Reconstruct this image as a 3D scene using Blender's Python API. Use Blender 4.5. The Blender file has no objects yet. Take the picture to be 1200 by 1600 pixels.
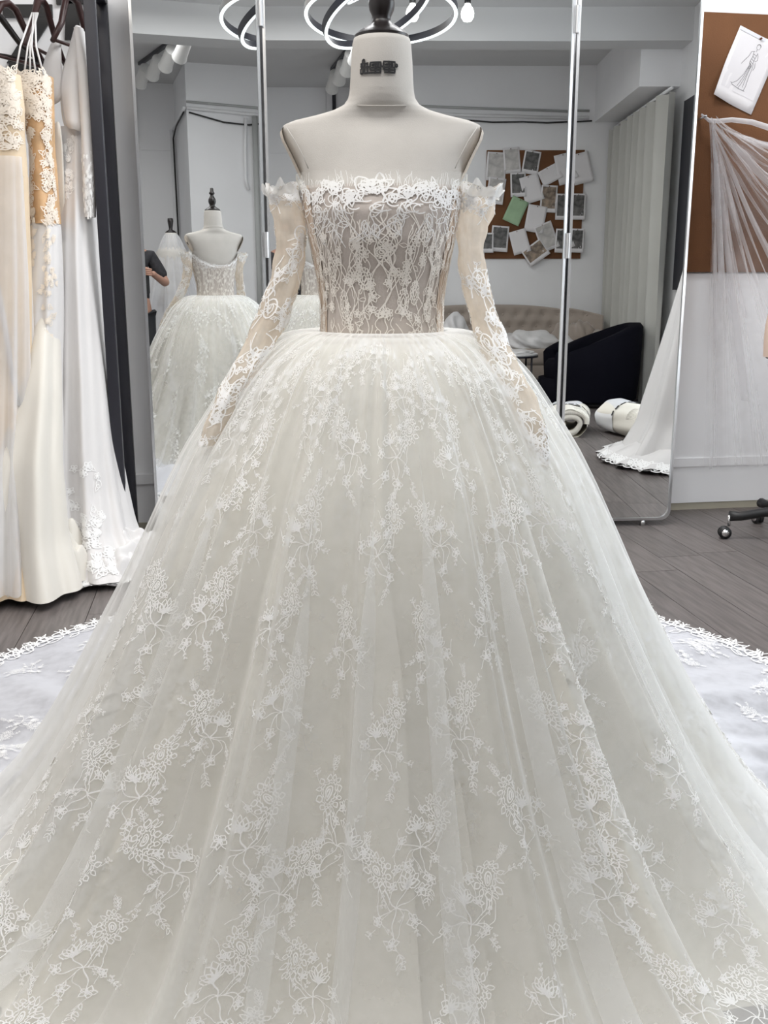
import bpy, bmesh, math, random
import numpy as np
from mathutils import Vector, Matrix

PI = math.pi
C = bpy.context.scene.collection
rnd = random.Random(7)

# ------------------------------------------------------------------ camera
AY = math.radians(9.2)                      # the room is turned 9.2 degrees against the viewing direction
CA, SA = math.cos(AY), math.sin(AY)
def at(u, v):                               # u: to the right, v: ahead of the doorway viewpoint -> room x, y
    return (u*CA + v*SA, v*CA - u*SA)
cam_d = bpy.data.cameras.new('camera')
cam_d.sensor_fit = 'VERTICAL'; cam_d.sensor_height = 36.0; cam_d.sensor_width = 27.0
cam_d.lens = 36.0*1550/1600
cam_d.clip_start = 0.01
cam = bpy.data.objects.new('camera', cam_d); C.objects.link(cam)
cam.location = (0, 0, 1.08)
cam.rotation_euler = (math.radians(90-13.4), 0, -AY)
bpy.context.scene.camera = cam

# ------------------------------------------------------------------ world, light, exposure
sc = bpy.context.scene
sc.view_settings.view_transform = 'Standard'
sc.view_settings.look = 'None'
sc.view_settings.gamma = 1.0
sc.view_settings.use_curve_mapping = False
sc.view_settings.exposure = 0.27
w = bpy.data.worlds.new('world'); sc.world = w; w.use_nodes = True
w.node_tree.nodes['Background'].inputs[0].default_value = (0.9, 0.95, 1.0, 1)
w.node_tree.nodes['Background'].inputs[1].default_value = 0.5
try:
    sc.cycles.max_bounces = 14; sc.cycles.transparent_max_bounces = 24
    sc.cycles.diffuse_bounces = 6; sc.cycles.glossy_bounces = 5; sc.cycles.caustics_reflective = True
except Exception: pass
def area(name, loc, size, power, rot=(0,0,0), col=(1,1,1)):
    l = bpy.data.lights.new(name, 'AREA'); l.shape = 'RECTANGLE'; l.size, l.size_y = size
    l.energy = power; l.color = col
    o = bpy.data.objects.new(name, l); C.objects.link(o); o.location = loc; o.rotation_euler = rot
    return o
area('unseen_ceiling_lamp', (1.0, 1.2, 3.12), (2.0, 0.6), 7)  # unseen panel lamp, added for general light from above
area('unseen_ceiling_lamp', (.2, .62, 3.12), (1.8, 0.5), 20)  # added out of view to light the front of the gown
area('unseen_ceiling_lamp', (-1.2, 1.6, 3.12), (1.4, 1.4), 25, col=(1, .93, .84))  # unseen warm lamp, added over the left side
area('unseen_ceiling_lamp', (1.0, 3.3, 3.12), (2.2, 0.6), 50)  # added out of view to brighten the front wall
area('unseen_ceiling_lamp', (-.1, -1.08, 3.13), (1.8, 0.5), 13)  # added to brighten the back of the room, hidden by the beam
area('unseen_window_light', (3.02, 1.9, 1.6), (2.3, 1.5), 24, (0, PI/2, 0), (.88, .95, 1.0))  # side light from an added unseen window, brings out the skirt folds

# ------------------------------------------------------------------ materials
M = {}
def nodes(name):
    m = bpy.data.materials.new(name); m.use_nodes = True
    nt = m.node_tree; b = nt.nodes['Principled BSDF']; return m, nt, b
def mat(name, col, rough=.6, metal=0, noise=0, scale=8, bump=0, bscale=200, emis=0, sheen=0, rand=0, stretch=None):
    m, nt, b = nodes(name)
    b.inputs['Base Color'].default_value = (*col, 1); b.inputs['Roughness'].default_value = rough
    b.inputs['Metallic'].default_value = metal
    if sheen: b.inputs['Sheen Weight'].default_value = sheen
    if emis:
        b.inputs['Emission Color'].default_value = (*col, 1); b.inputs['Emission Strength'].default_value = emis
    tc = nt.nodes.new('ShaderNodeTexCoord')
    src = tc.outputs['Object']
    if stretch:
        mp = nt.nodes.new('ShaderNodeMapping'); mp.inputs['Scale'].default_value = stretch
        nt.links.new(src, mp.inputs[0]); src = mp.outputs[0]
    if noise or rand:
        n = nt.nodes.new('ShaderNodeTexNoise'); n.inputs['Scale'].default_value = scale; n.inputs['Detail'].default_value = 6
        nt.links.new(src, n.inputs['Vector'])
        h = nt.nodes.new('ShaderNodeHueSaturation'); h.inputs['Color'].default_value = (*col, 1)
        mr = nt.nodes.new('ShaderNodeMapRange'); mr.inputs[1].default_value = .3; mr.inputs[2].default_value = .7
        mr.inputs[3].default_value = 1-noise; mr.inputs[4].default_value = 1+noise
        nt.links.new(n.outputs['Fac'], mr.inputs[0])
        val = mr.outputs[0]
        if rand:
            oi = nt.nodes.new('ShaderNodeObjectInfo')
            m2 = nt.nodes.new('ShaderNodeMapRange'); m2.inputs[3].default_value = 1-rand; m2.inputs[4].default_value = 1+rand
            nt.links.new(oi.outputs['Random'], m2.inputs[0])
            mu = nt.nodes.new('ShaderNodeMath'); mu.operation = 'MULTIPLY'
            nt.links.new(val, mu.inputs[0]); nt.links.new(m2.outputs[0], mu.inputs[1]); val = mu.outputs[0]
        nt.links.new(val, h.inputs['Value']); nt.links.new(h.outputs[0], b.inputs['Base Color'])
    if bump:
        n2 = nt.nodes.new('ShaderNodeTexNoise'); n2.inputs['Scale'].default_value = bscale
        nt.links.new(src, n2.inputs['Vector'])
        bp = nt.nodes.new('ShaderNodeBump'); bp.inputs['Strength'].default_value = bump; bp.inputs['Distance'].default_value = .002
        nt.links.new(n2.outputs['Fac'], bp.inputs['Height']); nt.links.new(bp.outputs[0], b.inputs['Normal'])
    M[name] = m; return m
def sheer(name, col, alpha, trans=.35, noise=0, scale=20, maxa=.97):
    """woven net: the share of thread covering a ray grows as the cloth turns edge-on"""
    m = bpy.data.materials.new(name); m.use_nodes = True; nt = m.node_tree; nt.nodes.clear(); N = nt.nodes.new
    out = N('ShaderNodeOutputMaterial'); mix = N('ShaderNodeMixShader'); tr = N('ShaderNodeBsdfTransparent')
    d = N('ShaderNodeBsdfDiffuse'); tl = N('ShaderNodeBsdfTranslucent'); m2 = N('ShaderNodeMixShader')
    d.inputs[0].default_value = (*col, 1); tl.inputs[0].default_value = (*col, 1); m2.inputs[0].default_value = trans
    g = N('ShaderNodeNewGeometry'); dot = N('ShaderNodeVectorMath'); dot.operation = 'DOT_PRODUCT'
    nt.links.new(g.outputs['Normal'], dot.inputs[0]); nt.links.new(g.outputs['Incoming'], dot.inputs[1])
    def mth(op, a, b=None):
        n = N('ShaderNodeMath'); n.operation = op
        for i, q in enumerate((a, b)):
            if q is None: continue
            if isinstance(q, (int, float)): n.inputs[i].default_value = q
            else: nt.links.new(q, n.inputs[i])
        return n.outputs[0]
    c = mth('MAXIMUM', mth('ABSOLUTE', dot.outputs['Value']), .12)
    base = 1-alpha
    if noise:
        tc = N('ShaderNodeTexCoord'); nz = N('ShaderNodeTexNoise'); nz.inputs['Scale'].default_value = scale
        nt.links.new(tc.outputs['Object'], nz.inputs['Vector'])
        mr = N('ShaderNodeMapRange'); mr.inputs[1].default_value = .3; mr.inputs[2].default_value = .7
        mr.inputs[3].default_value = min(.98, base+noise); mr.inputs[4].default_value = max(.02, base-noise)
        nt.links.new(nz.outputs['Fac'], mr.inputs[0]); base = mr.outputs[0]
    f = mth('MINIMUM', mth('SUBTRACT', 1.0, mth('POWER', base, mth('DIVIDE', 1.0, c))), maxa)
    nt.links.new(d.outputs[0], m2.inputs[1]); nt.links.new(tl.outputs[0], m2.inputs[2])
    nt.links.new(f, mix.inputs[0]); nt.links.new(tr.outputs[0], mix.inputs[1]); nt.links.new(m2.outputs[0], mix.inputs[2])
    nt.links.new(mix.outputs[0], out.inputs[0]); M[name] = m; return m

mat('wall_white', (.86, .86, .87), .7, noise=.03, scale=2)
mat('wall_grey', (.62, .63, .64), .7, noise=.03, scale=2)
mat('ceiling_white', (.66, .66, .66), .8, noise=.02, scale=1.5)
mat('plank_grey', (.134, .117, .112), .42, noise=.30, scale=5, rand=.13, stretch=(14, 1.1, 1), bump=.12, bscale=14)
mat('floor_joint', (.05, .045, .042), .8)
mat('trim_white', (.86, .86, .87), .5)
mat('base_beige', (.42, .39, .31), .6, noise=.05)
mat('steel', (.72, .73, .74), .28, 1)
mat('mirror_glass', (.80, .815, .815), 0.0, 1)
mat('black_metal', (.018, .018, .026), .38)
mat('black_plastic', (.012, .012, .013), .45)
mat('chrome', (.8, .8, .8), .12, 1)
mat('black_wood', (.014, .010, .010), .3)
mat('hanger_wood', (.035, .012, .011), .35, noise=.2, scale=30)
mat('linen', (.575, .55, .515), .85, noise=.05, scale=14, bump=.25, bscale=700)
mat('linen_pad', (.60, .54, .47), .85, noise=.04, scale=14)
mat('seam', (.50, .48, .45), .8)
mat('print_black', (.01, .01, .012), .6)
mat('cork', (.155, .066, .026), .9, noise=.10, scale=6, bump=.4, bscale=180)
mat('cork_dark', (.12, .04, .015), .9, noise=.15, scale=20)
mat('paper', (.80, .78, .79), .7, noise=.02, scale=8)
mat('paper_inner', (.74, .72, .735), .7)
mat('paper_green', (.36, .52, .33), .7, noise=.12, scale=9)
mat('photo_dark', (.10, .095, .09), .4, noise=.75, scale=22)
mat('photo_sepia', (.24, .18, .13), .4, noise=.7, scale=22)
mat('photo_pale', (.52, .50, .48), .5, noise=.25, scale=16)
mat('pencil', (.13, .12, .13), .8)
mat('tape', (.70, .70, .74), .4)
mat('satin', (.71, .68, .62), .38, noise=.03, scale=3, sheen=.3)
mat('satin_white', (.70, .685, .68), .42, noise=.02, scale=3, sheen=.2)
mat('champagne', (.74, .60, .43), .6, noise=.08, scale=5)
mat('nude_net', (.62, .40, .22), .7, noise=.25, scale=14)
mat('lining', (.76, .73, .655), .7, noise=.03, scale=3)
mat('bodice_net', (.55, .495, .455), .8, noise=.06, scale=30, bump=.15, bscale=900)
mat('bodice_side', (.62, .50, .40), .8, noise=.06, scale=30)
mat('lace_pale', (.90, .86, .80), .7)
mat('lace_cream', (.86, .78, .68), .7)
mat('sofa_velvet', (.37, .315, .27), .8, noise=.05, scale=10, sheen=.4)
mat('armchair_velvet', (.004, .004, .008), .8).node_tree.nodes['Principled BSDF'].inputs['Specular IOR Level'].default_value = .08
mat('curtain_cloth', (.52, .515, .48), .8, noise=.03, scale=4)
mat('pipe_grey', (.45, .46, .45), .6)
mat('cable_black', (.02, .02, .02), .5)
mat('led', (.93, 1, 1), .5, emis=1.15)
mat('bulb_glass', (1, .98, .94), .3, emis=5)
mat('unseen_window_pane', (.85, .93, 1.0), .3, emis=1.0)  # glowing pane of the added, unseen window
mat('lamp_white', (.75, .74, .72), .5)
mat('skin', (.42, .235, .17), .55)
mat('hair', (.012, .010, .010), .5)
mat('dress_dark', (.02, .019, .023), .8, noise=.5, scale=40)
mat('trousers_dark', (.022, .022, .026), .8)
mat('form_peach', (.72, .55, .45), .8)
mat('leaf_dark', (.05, .06, .04), .6, noise=.6, scale=60)
mat('petal_gold', (.5, .36, .16), .6)
mat('roll_wrap', (.80, .80, .82), .35)
mat('roll_fleece', (.80, .765, .69), .9, bump=.4, bscale=150)
sheer('lace_ground', (.86, .855, .83), .30, .30, noise=.04, scale=30)
sheer('tulle', (.90, .905, .90), .185, .3, noise=.05, scale=9)
sheer('tulle_train', (.78, .79, .84), .52, .3, noise=.10, scale=30)
sheer('lace_white', (.95, .95, .945), .94, .10, maxa=.99)
sheer('lace_soft', (.93, .93, .915), .55, .3)
sheer('sleeve_net', (.85, .78, .69), .58, .45, noise=.08, scale=40)
sheer('chest_net', (.86, .86, .82), .10, .35)
sheer('veil', (.96, .95, .96), .11, .45, noise=.05, scale=8)
sheer('veil_white', (.88, .88, .90), .5, .4, noise=.05, scale=8)

# ------------------------------------------------------------------ helpers
def link(name, V, F, m, parent=None, smooth=True):
    me = bpy.data.meshes.new(name)
    V = np.asarray(V, np.float32).reshape(-1, 3)
    if isinstance(F, np.ndarray) and F.ndim == 2:
        k = F.shape[1]; nF = len(F)
        me.vertices.add(len(V)); me.vertices.foreach_set('co', V.ravel())
        me.loops.add(nF*k); me.loops.foreach_set('vertex_index', F.astype(np.int32).ravel())
        me.polygons.add(nF); me.polygons.foreach_set('loop_start', np.arange(0, nF*k, k, dtype=np.int32))
        try: me.polygons.foreach_set('loop_total', np.full(nF, k, np.int32))
        except Exception: pass
        me.update(calc_edges=True); me.validate()
    else:
        me.from_pydata([tuple(map(float, v)) for v in V], [], [tuple(int(i) for i in f) for f in F]); me.update()
    me.polygons.foreach_set('use_smooth', [smooth]*len(me.polygons))
    me.materials.append(M[m] if isinstance(m, str) else m)
    o = bpy.data.objects.new(name, me); C.objects.link(o)
    if parent is not None: o.parent = parent
    return o
def tag(o, label=None, cat=None, group=None, kind=None):
    if label: o['label'] = label
    if cat: o['category'] = cat
    if group: o['group'] = group
    if kind: o['kind'] = kind
    return o
def thing(name, label, cat, loc=(0,0,0), rz=0, group=None):
    o = bpy.data.objects.new(name, None); C.objects.link(o); o.location = loc; o.rotation_euler = (0,0,rz)
    o.empty_display_size = .05
    return tag(o, label, cat, group)
def struct(o): o['kind'] = 'structure'; return o
class G:
    def __init__(s): s.V = []; s.F = []
    def add(s, V, F):
        n = len(s.V); s.V.extend([tuple(v) for v in V]); s.F.extend([tuple(i+n for i in f) for f in F]); return s
    def box(s, a, b, rot=None, bevel=0):
        x0,y0,z0 = a; x1,y1,z1 = b
        V = [(x0,y0,z0),(x1,y0,z0),(x1,y1,z0),(x0,y1,z0),(x0,y0,z1),(x1,y0,z1),(x1,y1,z1),(x0,y1,z1)]
        F = [(0,3,2,1),(4,5,6,7),(0,1,5,4),(1,2,6,5),(2,3,7,6),(3,0,4,7)]
        if bevel:
            bm = bmesh.new(); vs = [bm.verts.new(v) for v in V]
            for f in F: bm.faces.new([vs[i] for i in f])
            bmesh.ops.bevel(bm, geom=bm.edges[:], offset=bevel, segments=3, profile=.6, affect='EDGES')
            bm.verts.index_update(); V = [tuple(v.co) for v in bm.verts]; F = [tuple(v.index for v in f.verts) for f in bm.faces]; bm.free()
        if rot is not None: V = [tuple(rot @ Vector(v)) for v in V]
        return s.add(V, F)
    def tube(s, pts, r, n=8, cap=True, closed=False):
        pts = [Vector(p) for p in pts]; k = len(pts)
        rr = r if hasattr(r, '__len__') else [r]*k
        V = []; F = []; up = None
        for i, p in enumerate(pts):
            d = (pts[(i+1) % k]-pts[i-1]) if closed else (pts[min(i+1, k-1)]-pts[max(i-1, 0)])
            d.normalize()
            if up is None: up = Vector((0,0,1)) if abs(d.z) < .9 else Vector((1,0,0))
            x = d.cross(up); x.normalize(); up = x.cross(d); up.normalize()
            for j in range(n):
                a = 2*PI*j/n; V.append(p + x*math.cos(a)*rr[i] + up*math.sin(a)*rr[i])
        for i in range(k if closed else k-1):
            for j in range(n):
                a = i*n+j; b = i*n+(j+1) % n; c = ((i+1) % k)*n+(j+1) % n; d = ((i+1) % k)*n+j; F.append((a,b,c,d))
        if cap and not closed: F.append(tuple(range(n))[::-1]); F.append(tuple((k-1)*n+j for j in range(n)))
        return s.add(V, F)
    def lathe(s, prof, n=24, c=(0,0,0), cap=True):
        V = []; F = []
        for r, z in prof:
            for j in range(n): a = 2*PI*j/n; V.append((c[0]+r*math.cos(a), c[1]+r*math.sin(a), c[2]+z))
        for i in range(len(prof)-1):
            for j in range(n): F.append((i*n+j, i*n+(j+1) % n, (i+1)*n+(j+1) % n, (i+1)*n+j))
        if cap: F.append(tuple(range(n))[::-1]); F.append(tuple((len(prof)-1)*n+j for j in range(n)))
        return s.add(V, F)
    def prism(s, poly, t, f):               # poly in 2-D, f(x, y, depth) -> point
        n = len(poly)
        V = [f(x, y, 0) for x, y in poly] + [f(x, y, t) for x, y in poly]
        F = [tuple(range(n))[::-1], tuple(range(n, 2*n))] + [(i, (i+1) % n, n+(i+1) % n, n+i) for i in range(n)]
        return s.add(V, F)
    def out(s, name, m, parent=None, smooth=True): return link(name, s.V, s.F, m, parent, smooth)
def grid_faces(nu, nv, closed=False):       # rows nv of nu points
    i = np.arange(nu if closed else nu-1); j = np.arange(nv-1)
    I, J = np.meshgrid(i, j); I2 = (I+1) % nu
    return np.stack([J*nu+I, J*nu+I2, (J+1)*nu+I2, (J+1)*nu+I], -1).reshape(-1, 4)
def auto(o, ang=40):
    try: o.data.set_sharp_from_angle(angle=math.radians(ang))
    except Exception: pass
    return o
def rounded(w_, h_, r, n=6):
    P = []
    for cx, cy, a0 in ((w_-r, h_-r, 0), (r, h_-r, 90), (r, r, 180), (w_-r, r, 270)):
        for k in range(n+1):
            a = math.radians(a0+90*k/n); P.append((cx+r*math.cos(a), cy+r*math.sin(a)))
    return P

# ------------------------------------------------------------------ room shell
X0, X1, Y0, Y1, YR, ZC = -2.6, 3.12, -2.45, 4.30, -3.6, 3.2
fl = struct(G().box((X0-.1, YR-.1, -.12), (X1+.1, Y1+.1, -.012)).out('floor', 'floor_joint', smooth=False))
pw, plen = .178, 1.22
pm = None; k = 0; x = X0
while x < X1 and k < 290:
    y = YR - rnd.random()*plen
    row = []
    while y < Y1:
        a, b = max(y, YR), min(y+plen, Y1); y += plen
        if b-a < .05 or (x < -1.3 and b < 1.2) : continue
        row.append((a, b))
    for a, b in row:
        g = G().box((0, 0, -.012), (min(pw, X1-x)-.0022, b-a-.0022, 0)) if (b-a < plen-.001 or x+pw > X1) else None
        if g: o = g.out('plank', 'plank_grey', fl, False)
        else:
            if pm is None:
                o = G().box((0, 0, -.012), (pw-.0022, plen-.0022, 0)).out('plank', 'plank_grey', fl, False); pm = o.data
            else:
                o = bpy.data.objects.new('plank', pm); C.objects.link(o); o.parent = fl
        o.location = (x, a, 0); k += 1
    x += pw
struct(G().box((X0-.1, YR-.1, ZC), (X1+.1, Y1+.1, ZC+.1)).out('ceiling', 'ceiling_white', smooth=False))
struct(G().box((X0-.1, Y1, -.02), (X1+.1, Y1+.1, ZC)).out('wall_front', 'wall_white', smooth=False))
struct(G().box((X0-.1, YR-.1, -.02), (X0, Y1, ZC)).out('wall_left', 'wall_white', smooth=False))
struct(G().box((X1, Y0, -.02), (X1+.1, Y1, ZC)).out('wall_right', 'wall_white', smooth=False))
struct(G().box((.68, YR-.1, -.02), (X1+.1, Y0, ZC)).out('wall_back', 'wall_white', smooth=False))
struct(G().box((X0, YR-.1, -.02), (.68, YR, ZC)).out('wall_recess', 'wall_white', smooth=False))
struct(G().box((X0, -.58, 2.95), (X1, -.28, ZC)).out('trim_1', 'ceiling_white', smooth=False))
struct(G().box((2.78, Y0, 2.66), (X1, -.58, ZC)).out('trim_2', 'wall_white', smooth=False))       # boxed beam over the curtain
# white lining boards of the front wall with a chair rail low down and a beige skirting below
g = struct(G().box((1.9, Y1-.012, .035), (X1, Y1, 1.09)).out('trim_3', 'trim_white', smooth=False))
struct(G().box((X0, Y1-.02, .21), (X1, Y1, .25)).out('trim_4', 'trim_white', smooth=False))
struct(G().box((X0, Y1-.006, 0), (X1, Y1, .036)).out('baseboard_front', 'base_beige', smooth=False))
wn = struct(G().box((X1-.012, .70, .80), (X1-.006, 3.10, 2.40)).out('unseen_window', 'unseen_window_pane', smooth=False))  # window out of view, added to go with the side light
for y_ in (.70, 1.28, 1.88, 2.48, 3.06): G().box((X1-.05, y_, .80), (X1, y_+.04, 2.40)).out('unseen_window_frame', 'trim_white', wn, False)
for z_ in (.78, 2.38): G().box((X1-.055, .68, z_), (X1, 3.12, z_+.045)).out('unseen_window_frame', 'trim_white', wn, False)
# white boards lining the recess (seen in the mirror)
for i, xx in enumerate((-1.6, -.72, .16)):
    G().box((xx, YR, 2.5), (xx+.87, YR+.012, 3.15)).out('panel', 'trim_white', bpy.data.objects['wall_recess'], False)
    G().box((xx, YR, 1.2), (xx+.87, YR+.012, 2.49)).out('panel', 'trim_white', bpy.data.objects['wall_recess'], False)
b = G().box((.225, YR+.012, 2.6), (.265, YR+.04, 3.15)).out('black_bar', 'black_metal', smooth=False)
tag(b, 'upright flat black bar fixed to white boards seen in the centre mirror', 'bar')

# ------------------------------------------------------------------ folding mirror
LO, LH, RH, RO = at(-.958, 4.026), at(-.474, 4.14), at(.758, 4.25), at(1.275, 4.29)
mir = thing('folding_mirror', 'tall three-panel folding mirror with thin silver frames behind the ball gown', 'mirror', ((LH[0]+RH[0])/2, (LH[1]+RH[1])/2, 0))
MZ0, MZ1, TILT = .025, 2.26, math.radians(.25)
def mirror_leaf(a, b):
    a = Vector((*a, 0)); b = Vector((*b, 0)); d = (b-a); L = d.length-.012; d.normalize()
    a = a + d*.006
    n = Vector((d.y, -d.x, 0))              # towards the room
    up = Vector((0, 0, 1))*math.cos(TILT) - n*math.sin(TILT)
    nn = n*math.cos(TILT) + Vector((0, 0, 1))*math.sin(TILT)
    o0 = a + Vector((0, 0, MZ0)) - Vector(mir.location)
    hh = MZ1-MZ0
    f = lambda x, y, t: o0 + d*x + up*y + nn*t
    P = rounded(L, hh, .045, 7)
    PI_ = [(min(max(x, .007), L-.007), min(max(y, .007), hh-.007)) for x, y in P]
    gl = G().prism([(p[0]*(L-.014)/L+.007, p[1]*(hh-.014)/hh+.007) for p in P], .006, f).out('mirror_panel', 'mirror_glass', mir, False)
    gl['label'] = 'clear reflecting glass'
    fr = G(); n_ = len(P); V = []; Fq = []
    cx, cy = L/2, hh/2
    for x, y in P:
        ix = x + (.011 if x < cx else -.011)*min(1, abs(x-cx)/(cx-.046)) ; iy = y + (.011 if y < cy else -.011)*min(1, abs(y-cy)/(cy-.046))
        V += [f(x, y, -.012), f(x, y, .012), f(ix, iy, .014), f(ix, iy, .0065)]
    for i in range(n_):
        for k_ in range(3):
            p = i*4+k_; q = ((i+1) % n_)*4+k_; Fq.append((p, q, q+1, p+1))
    fr.add(V, Fq); auto(fr.out('mirror_frame', 'steel', gl))
    bk = G().prism(P, -.012, f).out('backing', 'black_metal', gl, False)
    for q in (.12, L-.12):
        c = f(q, 0, 0); G().tube([c+Vector((0,0,.0)), Vector((c.x, c.y, 0))], .012, 8).out('foot', 'steel', gl)
for p, q in ((LO, LH), (LH, RH), (RH, RO)): mirror_leaf(p, q)
for hp in (LH, RH):
    for z in (.35, 1.2, 2.06):
        p = Vector((hp[0], hp[1]-.012, z)) - Vector(mir.location)
        auto(G().tube([p-Vector((0,0,.05)), p+Vector((0,0,.05))], .009, 10).out('hinge', 'steel', mir))

# ------------------------------------------------------------------ lace drawing: flat strokes in centimetres, x to the right, y down
def ring(cx, cy, a, b, n=26, wav=0, k=0, ph=0, a0=0, a1=2*PI):
    t = np.linspace(a0, a1, n); q = 1+wav*np.cos(k*t+ph)
    return np.stack([cx+a*q*np.cos(t), cy+b*q*np.sin(t)], 1)
def bez(P, n=14):
    P = np.array(P, float); t = np.linspace(0, 1, n)[:, None]
    if len(P) == 3: return (1-t)**2*P[0]+2*t*(1-t)*P[1]+t*t*P[2]
    return (1-t)**3*P[0]+3*t*(1-t)**2*P[1]+3*t*t*(1-t)*P[2]+t**3*P[3]
def petal(cx, cy, ang, L, wd, n=9, tip=.75):
    t = np.linspace(0, 1, n); l = L*t; s = wd*np.sin(PI*t**tip)*.5
    s = s*(1+.10*np.sin(3.1*np.arange(n)+ang*5)); up = np.stack([l, s], 1); dn = np.stack([l[::-1], -s[::-1]], 1); p = np.concatenate([up, dn[1:]])
    c, s_ = math.cos(ang), math.sin(ang)
    return np.stack([cx+p[:, 0]*c-p[:, 1]*s_, cy+p[:, 0]*s_+p[:, 1]*c], 1)
def flower(S, cx, cy, R, k=5, ph=0, wd=.16):
    for i in range(k): S.append((petal(cx, cy, ph+2*PI*i/k, R, R*.75, 7), wd))
    S.append((ring(cx, cy, R*.22, R*.22, 7), wd*1.2))
def sprig(S, x, y, ang, L, k=3, wd=.10):
    c, s = math.cos(ang), math.sin(ang)
    S.append((bez([(x, y), (x+c*L*.5-s*L*.12, y+s*L*.5+c*L*.12), (x+c*L, y+s*L)], 8), wd))
    for i in range(1, k+1):
        q = i/(k+.3); bx, by = x+c*L*q, y+s*L*q
        for sg in (-1, 1): S.append((petal(bx, by, ang+sg*.7, L*.32, L*.13, 5), wd))
def motif(seed):
    r = random.Random(seed); S = []; j = lambda a: r.uniform(-a, a)
    bx, by = 1.7+j(.4), -4.2+j(.4)
    S.append((ring(bx, by, .38, .75, 14), .20)); S.append((ring(bx, by, .16, .42, 8), .22))
    S.append((ring(bx, by, .78, 1.2, 40, .10, 12), .17)); S.append((ring(bx, by, 1.12, 1.62, 48, .10, 14, 1), .15))
    for i in range(12):
        a = 2*PI*i/12+.1; px, py = bx+1.15*math.cos(a), by+1.65*math.sin(a)
        S.append((petal(px, py, math.atan2(1.65*math.sin(a), 1.15*math.cos(a)), .85+j(.15), .62, 6, .9), .17))
        S.append((np.array([(bx+.8*math.cos(a), by+1.2*math.sin(a)), (px, py)]), .13))
    sprig(S, bx+.5, by-2.2, -PI/2+.25, 2.0, 4); sprig(S, bx+1.9, by-.8, -.9, 1.7, 2); sprig(S, bx-.2, by+2.3, PI/2+.1, 1.5, 2, .13)
    # fan flower
    tx, ty = -1.7+j(.3), -.6+j(.3)
    for i in range(6):
        a = -PI/2 + (i-2.5)*.42 - .25
        S.append((petal(tx, ty, a, 2.3-abs(i-2.5)*.22, .85, 9, 1.25), .17)); S.append((petal(tx, ty, a, 1.3, .3, 5), .12))
    S.append((ring(tx, ty, .22, .22, 7), .2)); sprig(S, tx-.9, ty-2.0, -PI/2-.3, 1.2, 2, .09)
    # stems
    n0 = (-.4+j(.2), 1.2)
    S.append((bez([(tx, ty), (-1.0, .4), n0]), .20)); S.append((bez([(bx-.4, by+2.2), (.9, -.8), n0]), .18)); S.append((bez([(bx, by+2.3), (1.6, -.6), (.4, 1.0)]), .14))
    S.append((bez([(bx+.2, by+2.2), (2.6, -.4), (2.1, 1.0), (1.2, 1.6)]), .11)); S.append((bez([(bx-.7, by+2.0), (.1, -1.5), (.6, .2)]), .10))
    e = [(-3.7+j(.3), .2+j(.4)), (-2.7+j(.3), 3.4+j(.3)), (.7+j(.3), 4.6+j(.4)), (1.9+j(.2), 2.2+j(.3)), (.3+j(.2), -1.6), (-.6, -3.6+j(.4))]
    for i, (ex, ey) in enumerate(e): flower(S, ex, ey, .95 if i < 3 else .7, 5, r.random()*6, .15)
    S.append((bez([n0, (-2.2, .6), (-2.6, 1.6), e[0]]), .13)); S.append((bez([n0, (-2.4, 1.5), e[1]]), .15))
    S.append((bez([n0, (-.2, 2.6), e[2]]), .17)); S.append((bez([n0, (1.4, .6), (1.6, 1.4), e[3]]), .13)); S.append((bez([(.2, 1.1), (1.9, 1.3), (.9, 3.6)]), .11))
    S.append((bez([(-1.0, 1.3), (-2.3, 2.5), (-.4, 4.3), e[2]]), .11)); S.append((bez([e[1], (-3.6, 4.4), (-4.4, 5.2)]), .11))
    S.append((bez([e[0], (-4.6, -.4), (-4.5, -1.7)]), .12)); S.append((bez([e[0], (-4.0, 1.2), (-4.4, 2.1)]), .11))
    S.append((bez([e[5], (-1.0, -4.8), (-1.3, -5.6)]), .10)); S.append((bez([e[5], (.0, -2.8), e[4]]), .11))
    sprig(S, .7, 5.4, PI/2+.25, 2.6, 3, .12); sprig(S, 2.3, 2.8, .7, 1.6, 2, .11); sprig(S, e[1][0], e[1][1]+.6, PI/2-.1, 1.3, 2, .1)
    for i in range(3): sprig(S, j(2.5), 1.5+j(2), r.random()*6, 1.1, 2, .08)
    return S
def strokes_mesh(S):
    """2-D ribbons: verts (n,2) and quads"""
    V = []; F = []; n = 0
    for p, wd in S:
        p = np.asarray(p, float); d = np.gradient(p, axis=0); d /= (np.linalg.norm(d, axis=1, keepdims=True)+1e-9)
        nn = np.stack([-d[:, 1], d[:, 0]], 1)*wd*.5
        V.append(p+nn); V.append(p-nn); k = len(p); i = np.arange(k-1)
        F.append(np.stack([n+i, n+i+1, n+k+i+1, n+k+i], 1)); n += 2*k
    return np.concatenate(V), np.concatenate(F)
def warp(V, r, k=1.0):
    """no two repeats of hand-made lace lie quite alike"""
    a, b = V[:, 0], V[:, 1]; p = r.uniform(0, 6.3, 4)
    return np.stack([a+k*(.42*np.sin(.75*b+p[0])+.14*np.sin(2.3*b+1.7*a+p[1])), b+k*(.38*np.sin(.8*a+p[2])+.14*np.sin(2.1*a-1.9*b+p[3]))], 1)
MOT = [strokes_mesh([(p_, w_*.80) for p_, w_ in motif(s)]) for s in (3, 11, 19, 27)]

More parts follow.
